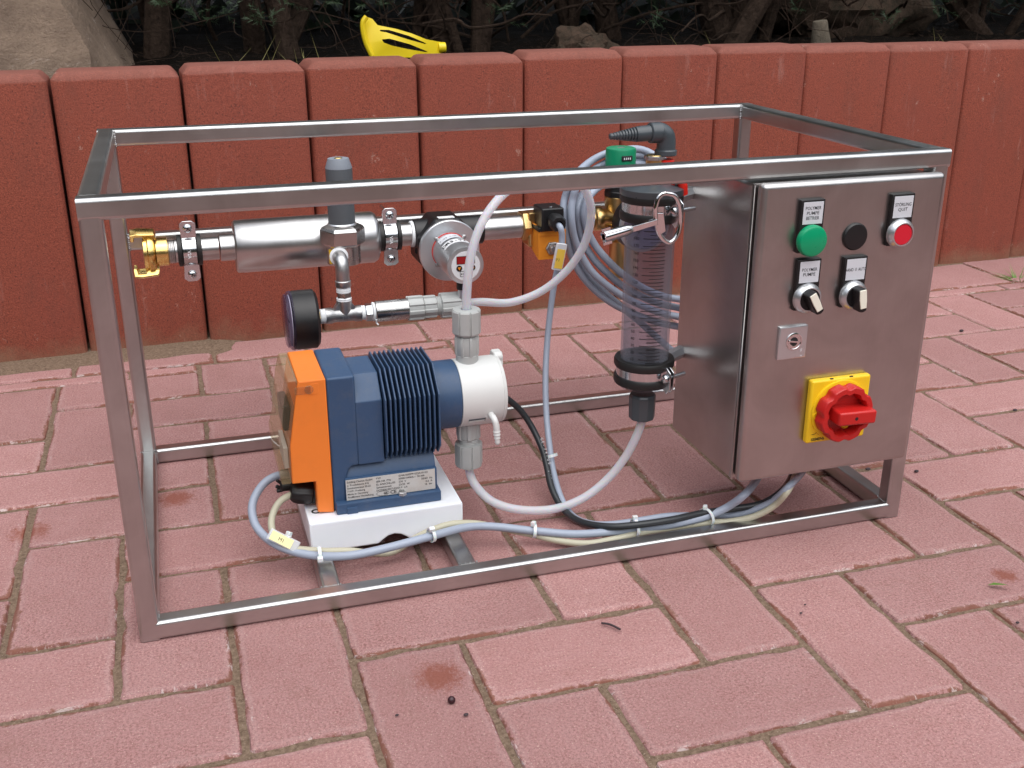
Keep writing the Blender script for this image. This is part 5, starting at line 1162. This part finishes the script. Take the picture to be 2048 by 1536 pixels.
# bracket clamps with rubber rings
def ring_clamp(zc, label, stub_v):
    c = thing('ring_clamp', (MX, MY, zc - .02), label, 'clamp', 'ring clamps around the measuring cylinder')
    for dz in (-.0115, .0115):
        MB().lathe((MX, MY, zc + dz - .006), (0, 0, 1), [(TR + .0003, 0), (.0385, .0005), (.0397, .003), (.0397, .009), (.0385, .0115), (TR + .0003, .012)], 64, cap=False).build('rubber_ring', 'rubber', c)
    MB().lathe((MX, MY, zc - .0085), (0, 0, 1), [(.0355, 0), (.0368, .0004), (.0368, .0166), (.0355, .017)], 64, cap=False).build('band', 'zinc', c)
    a = facing + rad(44); dirr = Vector((math.cos(a), math.sin(a), 0)); tan = Vector((-math.sin(a), math.cos(a), 0))
    base = Vector((MX, MY, zc)) + dirr * .036
    for s_ in (-.0030, .0030):
        p0 = base + tan * s_; q_ = MB()
        vs = [p0 + dirr * x_ + Vector((0, 0, z_2)) + tan * t_ for t_ in (-.0009, .0009) for (x_, z_2) in ((-.003, .010), (.010, .0150), (.0175, .009), (.0175, -.012), (.011, -.0205), (-.003, -.010))]
        q_.add(vs, [(0, 1, 2, 3, 4, 5), (11, 10, 9, 8, 7, 6)] + [(i, i + 6, (i + 1) % 6 + 6, (i + 1) % 6) for i in range(6)]).build('clamp_ear', 'zinc', c, bevel=.0004, seg=1)
    sc_ = base + dirr * .009; MB().cyl(sc_ - tan * .006, sc_ + tan * .030, .0028, 12).build('bolt', 'zinc', c)
    MB().lathe(sc_ - tan * .0045, -tan, [(.0058, 0), (.0058, .001), (.0048, .0035), (.002, .0045)], 20).build('bolt_head', 'zinc', c)
    MB().lathe(sc_ + tan * .0048, tan, [(.0062, 0), (.0062, .0015)], 20).build('washer', 'zinc', c)
    q0 = Vector((MX + .034, MY + .012, zc + .004)); q1 = Vector((CXL + .001, MY + .034, zc + .006))
    MB().cyl(q0, q1, .0088, 6).build('hex_standoff', 'satin_silver', c, bevel=.0005)
    return c
ring_clamp(zc_(757, .035), 'zinc clamp with black rubber rings around the foot of the measuring cylinder', 737)
ring_clamp(zc_(424, .035), 'zinc clamp with black rubber ring under the cylinder top, next to the hanging key', 404)
# red ball valve and grey elbow with hose nozzle
bv = thing('ball_valve', (MX, MY, ztc + .03), 'small ball valve with red lever between cylinder top and grey elbow', 'valve')
zv0 = ztc + .022; zv1 = P(1328, 308, 'y', MY).z
MB().cyl((MX + .0012, MY, zv0 - .002), (MX + .0012, MY, zv1), .0105, 28, .001).build('body', 'brass', bv)
MB().lathe((MX + .0012, MY, zv1 - .0060), (0, 0, 1), [(.0118, 0), (.0118, .0050)], 6, lambda a: 1.1).build('hex_end', 'cast_steel', bv, bevel=.0006)
hb = P(1336, 366, 'y', MY - .016); MB().box(hb + Vector((-.0085, -.004, -.0075)), hb + Vector((.0085, .008, .0075))).build('lever_hub', 'valve_red', bv, bevel=.002)
rg = P(1337, 312, 'y', MY - .006); MB().cyl((rg.x, MY, zv1 - .0105), (rg.x, MY, zv1 - .0065), .0100, 28, .0008).build('red_ring', 'valve_red', bv)
MB().tube([P(1345, 360, 'y', MY - .018), P(1357, 356, 'y', MY - .020), P(1364, 366, 'y', MY - .020), P(1366, 388, 'y', MY - .018)], .0062, 14, 5).build('lever', 'valve_red', bv)
EL = P(1330, 265, 'y', MY); el = thing('hose_nozzle', (EL.x, MY, zv1), 'dark grey plastic elbow with stepped hose nozzle pointing left above the frame', 'nozzle')
tip = P(1220, 268, 'y', MY)
zc2 = P(1318, 265, 'y', MY).z; ex = P(1332, 290, 'y', MY).x
MB().lathe((ex, MY, zv1 - .0015), (0, 0, 1), [(.0130, 0), (.0138, .001), (.0138, .0060), (.0120, .0075)], 36).build('collar', 'dark_pvc', el)
MB().tube([(ex, MY, zv1 + .004), (ex, MY, zc2 - .012), (ex - .0022, MY, zc2 - .004), (ex - .009, MY, zc2 + .0003), (ex - .014, MY, zc2)], .0118, 28, 8).build('elbow', 'dark_pvc', el, ang=60)
MB().lathe((ex - .008, MY, zc2), (-1, 0, 0), [(.0118, 0), (.0126, .001), (.0126, .0140), (.0115, .0150)], 36).build('socket', 'dark_pvc', el)
prof = [(.0098, 0), (.0092, .018)]; h_ = .018
for k in range(9): r_ = .0090 - k * .00058; prof += [(r_ * 1.04, h_), (r_ * 1.0, h_ + .0014), (r_ * .76, h_ + .0022), (r_ * .76, h_ + .0034)]; h_ += .0036
prof += [(.0040, h_), (.0038, h_ + .002), (.0024, h_ + .0032)]
MB().lathe((ex - .022, MY, zc2), (-1, 0, -.04), prof, 32).build('stepped_nozzle', 'dark_pvc', el, ang=50)
# key hanging on the clamp bolt
KY = .062; key = thing('cabinet_key', (P(1335, 450, 'y', KY).x, KY, P(1335, 480, 'y', KY).z), 'chrome cabinet key with oval ring handle hanging on the upper cylinder clamp', 'key')
kp = [P(u, v_, 'y', KY) for u, v_ in [(1331, 387), (1348, 391), (1357, 405), (1361, 430), (1359, 455), (1352, 474), (1340, 485), (1328, 480), (1318, 466), (1313, 445), (1311, 420), (1315, 400), (1322, 390)]]
MB().tube(kp + [kp[0]], .0030, 12, 5).build('ring_handle', 'chrome', key)
MB().prism([(P(u, v_, 'y', KY).x, P(u, v_, 'y', KY).z) for u, v_ in [(1312, 425), (1326, 425), (1330, 462), (1319, 468), (1313, 450)]], 'y', KY - .003, KY + .002).build('bow_plate', 'chrome', key, bevel=.0008)
ka, kb = P(1313, 443, 'y', KY), P(1207, 474, 'y', KY - .012)
dk = (kb - ka).normalized()
MB().tube([ka, ka.lerp(kb, .5)], .0050, 4, 2, smooth=False).build('square_shank', 'chrome', key, bevel=.0008)
L_ = (kb - ka).length; MB().lathe(ka.lerp(kb, .48), kb - ka, [(.0048, 0), (.0068, .008), (.0070, L_ * .52), (.0058, L_ * .52 + .0005), (.0040, L_ * .52), (.0038, L_ * .48)], 28, cap=False).build('socket_barrel', 'chrome', key)
bt = ka.lerp(kb, .93); up_ = dk.cross(Vector((0, 1, 0))).normalized()
for sg in (1, -1):
    p0 = bt + up_ * (.0068 * sg); bb = MB(); ys = Vector((0, .0014, 0))
    a_, b_ = p0 - dk * .005, p0 + dk * .006; c_, d_ = b_ + up_ * .0032 * sg, a_ + up_ * .0032 * sg
    bb.add([x - ys for x in (a_, b_, c_, d_)] + [x + ys for x in (a_, b_, c_, d_)], [(0, 1, 2, 3), (7, 6, 5, 4), (0, 4, 5, 1), (1, 5, 6, 2), (2, 6, 7, 3), (3, 7, 4, 0)]).build('key_bit', 'chrome', key)

# ================================================================== HOSES AND CABLES
def line(pts): # (u, v, axis, value)
    return [P(*p) if len(p) == 4 else Vector(p) for p in pts]
HR = .0058
h1 = line([(934, 640, 'y', .18), (933, 605, 'y', .18), (935, 565, 'y', .18), (939, 528, 'y', .182), (947, 490, 'y', .186), (961, 452, 'y', .192), (983, 415, 'y', .20), (1013, 383, 'y', .21), (1055, 359, 'y', .222), (1105, 351, 'y', .236), (1145, 357, 'y', .250), (1170, 380, 'y', .265), (1182, 415, 'y', .278), (1179, 455, 'y', .29), (1163, 500, 'y', .30), (1130, 545, 'y', .31), (1080, 584, 'y', .318), (1020, 605, 'y', .322), (965, 615, 'y', .322), (925, 618, 'y', .322)])
MB().tube(h1[:-2] + [HEND + Vector((.03, 0, 0)), HEND - Vector((.005, 0, 0))], HR, 18, 8).build('milky_hose', 'hose_milky', label='milky hose looping from the pump head top behind the upper rail to the fittings', cat='hose')
h2 = line([(938, 925, 'y', .18), (940, 948, 'y', .177), (952, 972, 'y', .168), (980, 1000, 'y', .152), (1020, 1016, 'y', .138), (1070, 1021, 'y', .130), (1120, 1015, 'y', .128), (1170, 994, 'y', .130), (1215, 958, 'y', .130), (1250, 915, 'y', .127), (1273, 872, 'y', .122), (1285, 838, 'y', .12), (1288, 815, 'y', .12)])
MB().tube(h2, HR, 18, 8).build('milky_hose', 'hose_milky', label='milky hose sagging from the pump bottom valve to the foot of the measuring cylinder', cat='hose')

CR_ = .0053
cA = line([(585, 948, 'y', .19), (556, 951, 'y', .185), (530, 965, 'y', .18), (510, 993, 'y', .17), (504, 1022, 'y', .155), (514, 1055, 'y', .135), (545, 1085, 'y', .108), (590, 1104, 'y', .090), (640, 1112, 'z', .034), (700, 1111, 'z', .037), (770, 1097, 'z', .040), (860, 1073, 'z', .042), (930, 1055, 'z', .036), (985, 1053, 'z', .030), (1070, 1062, 'z', .022), (1150, 1068, 'z', .018), (1230, 1063, 'z', .018), (1300, 1056, 'z', .020), (1360, 1046, 'z', .024), (1412, 1033, 'z', .028), (1455, 1014, 'z', .040), (1490, 988, 'z', .062), (1514, 958, 'y', .07), (1524, 930, 'y', .07)])
MB().tube(cA, CR_, 14, 7).build('grey_cable', 'cable_grey', label='blue grey cable looping from the pump front along the lower rail to the cabinet', cat='cable')
cB = line([(605, 985, 'y', .15), (582, 990, 'y', .15), (560, 1003, 'y', .146), (546, 1027, 'y', .138), (543, 1052, 'y', .126), (552, 1078, 'y', .108), (580, 1095, 'y', .094), (640, 1102, 'y', .086), (700, 1102, 'y', .080), (740, 1106, 'y', .083), (785, 1104, 'y', .088), (835, 1074, 'y', .090), (870, 1058, 'y', .089), (905, 1048, 'y', .090), (950, 1047, 'y', .092), (1000, 1056, 'y', .088), (1060, 1068, 'z', .016), (1120, 1082, 'z', .010), (1175, 1087, 'z', .010), (1230, 1078, 'z', .012), (1290, 1064, 'z', .016), (1412, 1046, 'z', .018), (1460, 1043, 'z', .020), (1510, 1032, 'z', .028), (1550, 1010, 'z', .045), (1578, 978, 'z', .070), (1592, 945, 'y', .07), (1600, 925, 'y', .07)])
MB().tube(cB, .0044, 14, 7).build('cream_cable', 'cable_cream', label='cream cable from the black gland of the pump, tied along the blue grey cable', cat='cable')
cC = line([(990, 780, 'y', .25), (1015, 798, 'y', .25), (1042, 822, 'y', .25), (1066, 858, 'y', .24), (1085, 900, 'y', .22), (1094, 935, 'y', .20), (1103, 975, 'y', .170), (1124, 1015, 'y', .137), (1160, 1043, 'z', .018), (1215, 1053, 'z', .026), (1270, 1050, 'z', .031), (1340, 1040, 'z', .033), (1400, 1027, 'z', .033), (1460, 1018, 'z', .034), (1520, 1008, 'z', .038), (1560, 985, 'z', .058), (1582, 955, 'y', .075), (1590, 930, 'y', .075)])
MB().tube(cC, .0046, 14, 7).build('black_cable', 'cable_black', label='black cable with white print running from behind the pump head to the cabinet', cat='cable')
cD = line([(1113, 446, 'y', .362), (1121, 456, 'y', .350), (1124, 475, 'y', .350), (1121, 510, 'y', .352), (1110, 560, 'y', .352), (1101, 620, 'y', .345), (1094, 690, 'y', .332), (1091, 760, 'y', .310), (1093, 830, 'y', .28), (1100, 900, 'y', .235), (1108, 950, 'y', .195), (1124, 1000, 'y', .150), (1148, 1034, 'z', .007), (1185, 1048, 'z', .009), (1230, 1048, 'z', .013), (1285, 1040, 'z', .019), (1340, 1032, 'z', .021), (1412, 1031, 'z', .018), (1480, 1028, 'z', .024), (1540, 1005, 'z', .045), (1580, 970, 'z', .075), (1604, 945, 'y', .07), (1610, 925, 'y', .07)])
MB().tube(cD, .0046, 14, 7).build('light_grey_cable', 'cable_grey', label='thin light grey cable hanging from the orange solenoid valve down to the cabinet', cat='cable')
# prints on cables
tp_ = thing('cable_print_holder', (0, 0, 0), None, None) if False else None
# cable coil behind
coil = thing('cable_coil', (.72, .41, .20), 'coil of blue grey cable hung in loops behind the measuring cylinder', 'cable coil')
loops = [  # left side strands, (dx, dy px, y depth)
    [(1400, 392), (1306, 309), (1248, 299), (1192, 316), (1150, 352), (1130, 395), (1128, 430), (1134, 475), (1146, 520), (1175, 565), (1225, 607), (1290, 636), (1350, 652), (1430, 655), (1490, 560), (1490, 420), (1400, 392)],
    [(1405, 398), (1310, 318), (1250, 312), (1200, 332), (1160, 365), (1145, 400), (1143, 440), (1150, 480), (1168, 520), (1195, 555), (1245, 592), (1300, 618), (1350, 632), (1430, 638), (1480, 550), (1480, 430), (1405, 398)],
    [(1410, 402), (1320, 338), (1255, 328), (1215, 345), (1175, 375), (1157, 410), (1157, 445), (1165, 480), (1185, 515), (1213, 545), (1250, 575), (1300, 600), (1350, 614), (1420, 620), (1470, 540), (1470, 440), (1410, 402)],
    [(1400, 408), (1320, 345), (1260, 345), (1222, 360), (1185, 385), (1168, 420), (1173, 455), (1190, 490), (1215, 520), (1245, 548), (1285, 575), (1320, 590), (1350, 597), (1420, 600), (1465, 530), (1465, 450), (1400, 408)],
    [(1395, 396), (1330, 322), (1262, 320), (1222, 338), (1180, 372), (1150, 410), (1141, 455), (1150, 500), (1170, 545), (1215, 590), (1275, 640), (1320, 680), (1352, 705), (1400, 715), (1480, 600), (1480, 430), (1395, 396)]]
for k, lp in enumerate(loops):
    yy = [.395, .385, .400, .390, .408][k]
    pts = [P(u, v_, 'y', (.462 + .003 * k if (v_ < 350 and u > 1185) else .43 if (v_ < 385 and u > 1170) else yy + .004 * math.sin(i * 1.7 + k))) for i, (u, v_) in enumerate(lp[:-1])]
    o = MB().tube(pts + [pts[0]], .0056, 12, 6).build('loop', 'cable_grey', coil)

# cable ties
def tie(u, v_, ax, val, axis_dir, r, label, tail=(0, 0, 1), head=None):
    c = P(u, v_, ax, val); A_ = Vector(axis_dir).normalized()
    t_ = thing('cable_tie', c - Vector((0, 0, r)), label, 'cable tie', 'white cable ties on the cable bundle')
    MB().lathe(c - A_ * .0021, A_, [(r, 0), (r + .0010, 0), (r + .0010, .0042), (r, .0042)], 24, cap=False).build('strap', 'tie_white', t_)
    tl = Vector(tail).normalized(); hc_ = c + tl * (r + .0022)
    q_ = MB().box((-.0034, -.0028, -.0030), (.0034, .0028, .0030)); zq = tl.to_track_quat('Z', 'Y').to_matrix().to_4x4(); q_.xform(Matrix.Translation(hc_) @ zq); q_.build('lock_head', 'tie_white', t_, bevel=.0008)
    return t_
tie(640, 1108, 'z', .036, (1, -.05, .05), .0085, 'white cable tie above the left cross bar', (-.1, -.9, -.1))
tie(863, 1070, 'z', .043, (1, .3, .0), .0085, 'white cable tie at the lower right corner of the white block', (0, -.3, .8))
tie(1069, 1062, 'z', .022, (1, -.25, -.1), .0082, 'white cable tie on the cables between white block and hose', (-.1, .1, 1))
tie(1270, 1055, 'z', .022, (1, .0, 0), .0115, 'white cable tie where the black cable joins the bundle', (0, .1, 1))
tie(1413, 1034, 'z', .026, (1, .35, .1), .0120, 'white cable tie nearest to the cabinet on the lower bundle', (-.15, .1, 1))
tie(1101, 912, 'y', .222, (.15, -.5, -1), .0095, 'white cable tie joining black and light grey cables above the paving', (-1, -.3, -.1))
tie(572, 1085, 'y', .112, (1, -.6, -.6), .0090, 'white cable tie behind the M1 cable marker by the pump', (.5, .4, 1))
# cable markers
def marker(c, xdir, ydir, L, W, label, s_, lab_mat, tcol, flip=1):
    X = Vector(xdir).normalized(); Y = Vector(ydir); Y = (Y - X * Y.dot(X)).normalized(); Zd = X.cross(Y)
    t_ = thing('cable_marker', c, label, 'marker')
    M = Matrix((X, Y, Zd)).transposed().to_4x4(); M.translation = c
    MB().box((-L / 2, -W / 2, -.0035), (L / 2, W / 2, .0035)).xform(M).build('shell', 'marker_shell', t_, bevel=.0012)
    MB().box((-L * .42, -W * .40, .0036), (L * .30, W * .40, .0041)).xform(M).build('insert', lab_mat, t_)
    o_ = c + Zd * .0041 - Y * .0025 - X * (L * .06)
    text(s_, .0062, o_ if tcol == 0 else c + Zd * .0041 + Y * .003 - X * .006, X if tcol == 0 else -Y, Y if tcol == 0 else X, 'ink', t_, align='CENTER')
    return t_
mc_ = P(567, 1081, 'y', .098)
ma, mb_ = P(540, 1068, 'y', .104), P(596, 1096, 'y', .090)
marker(mc_, mb_ - ma, (0.1, .55, 1), .040, .0145, 'cream cable marker reading M1 on the cable loop by the pump', 'M1', 'label_cream', 0)
ya, yb = P(1124, 486, 'y', .342), P(1113, 541, 'y', .342)
marker((ya + yb) / 2, ya - yb, (-1, 0, 0), .040, .0155, 'yellow cable marker reading Y1 on the solenoid valve cable', 'Y1', 'label_yellow', 1)
# white print along the black cable
bp = bpy.data.objects['black_cable']
for k, chx in enumerate('GE-74-00'):
    pp = P(1082 + k * 2.2, 872 + k * 7.0, 'y', .232 - k * .0045); text(chx, .0060, pp + Vector((-.003, -.006, 0)), (0.15, 0, -1), (1, 0, .15), 'print_white', bp, bold=.02)
for k, chx in enumerate('413'):
    pp = P(1096 + k * 1.6, 938 + k * 7.0, 'y', .196 - k * .005); text(chx, .0060, pp + Vector((-.003, -.006, 0)), (0.15, 0, -1), (1, 0, .15), 'print_white', bp, bold=.02)
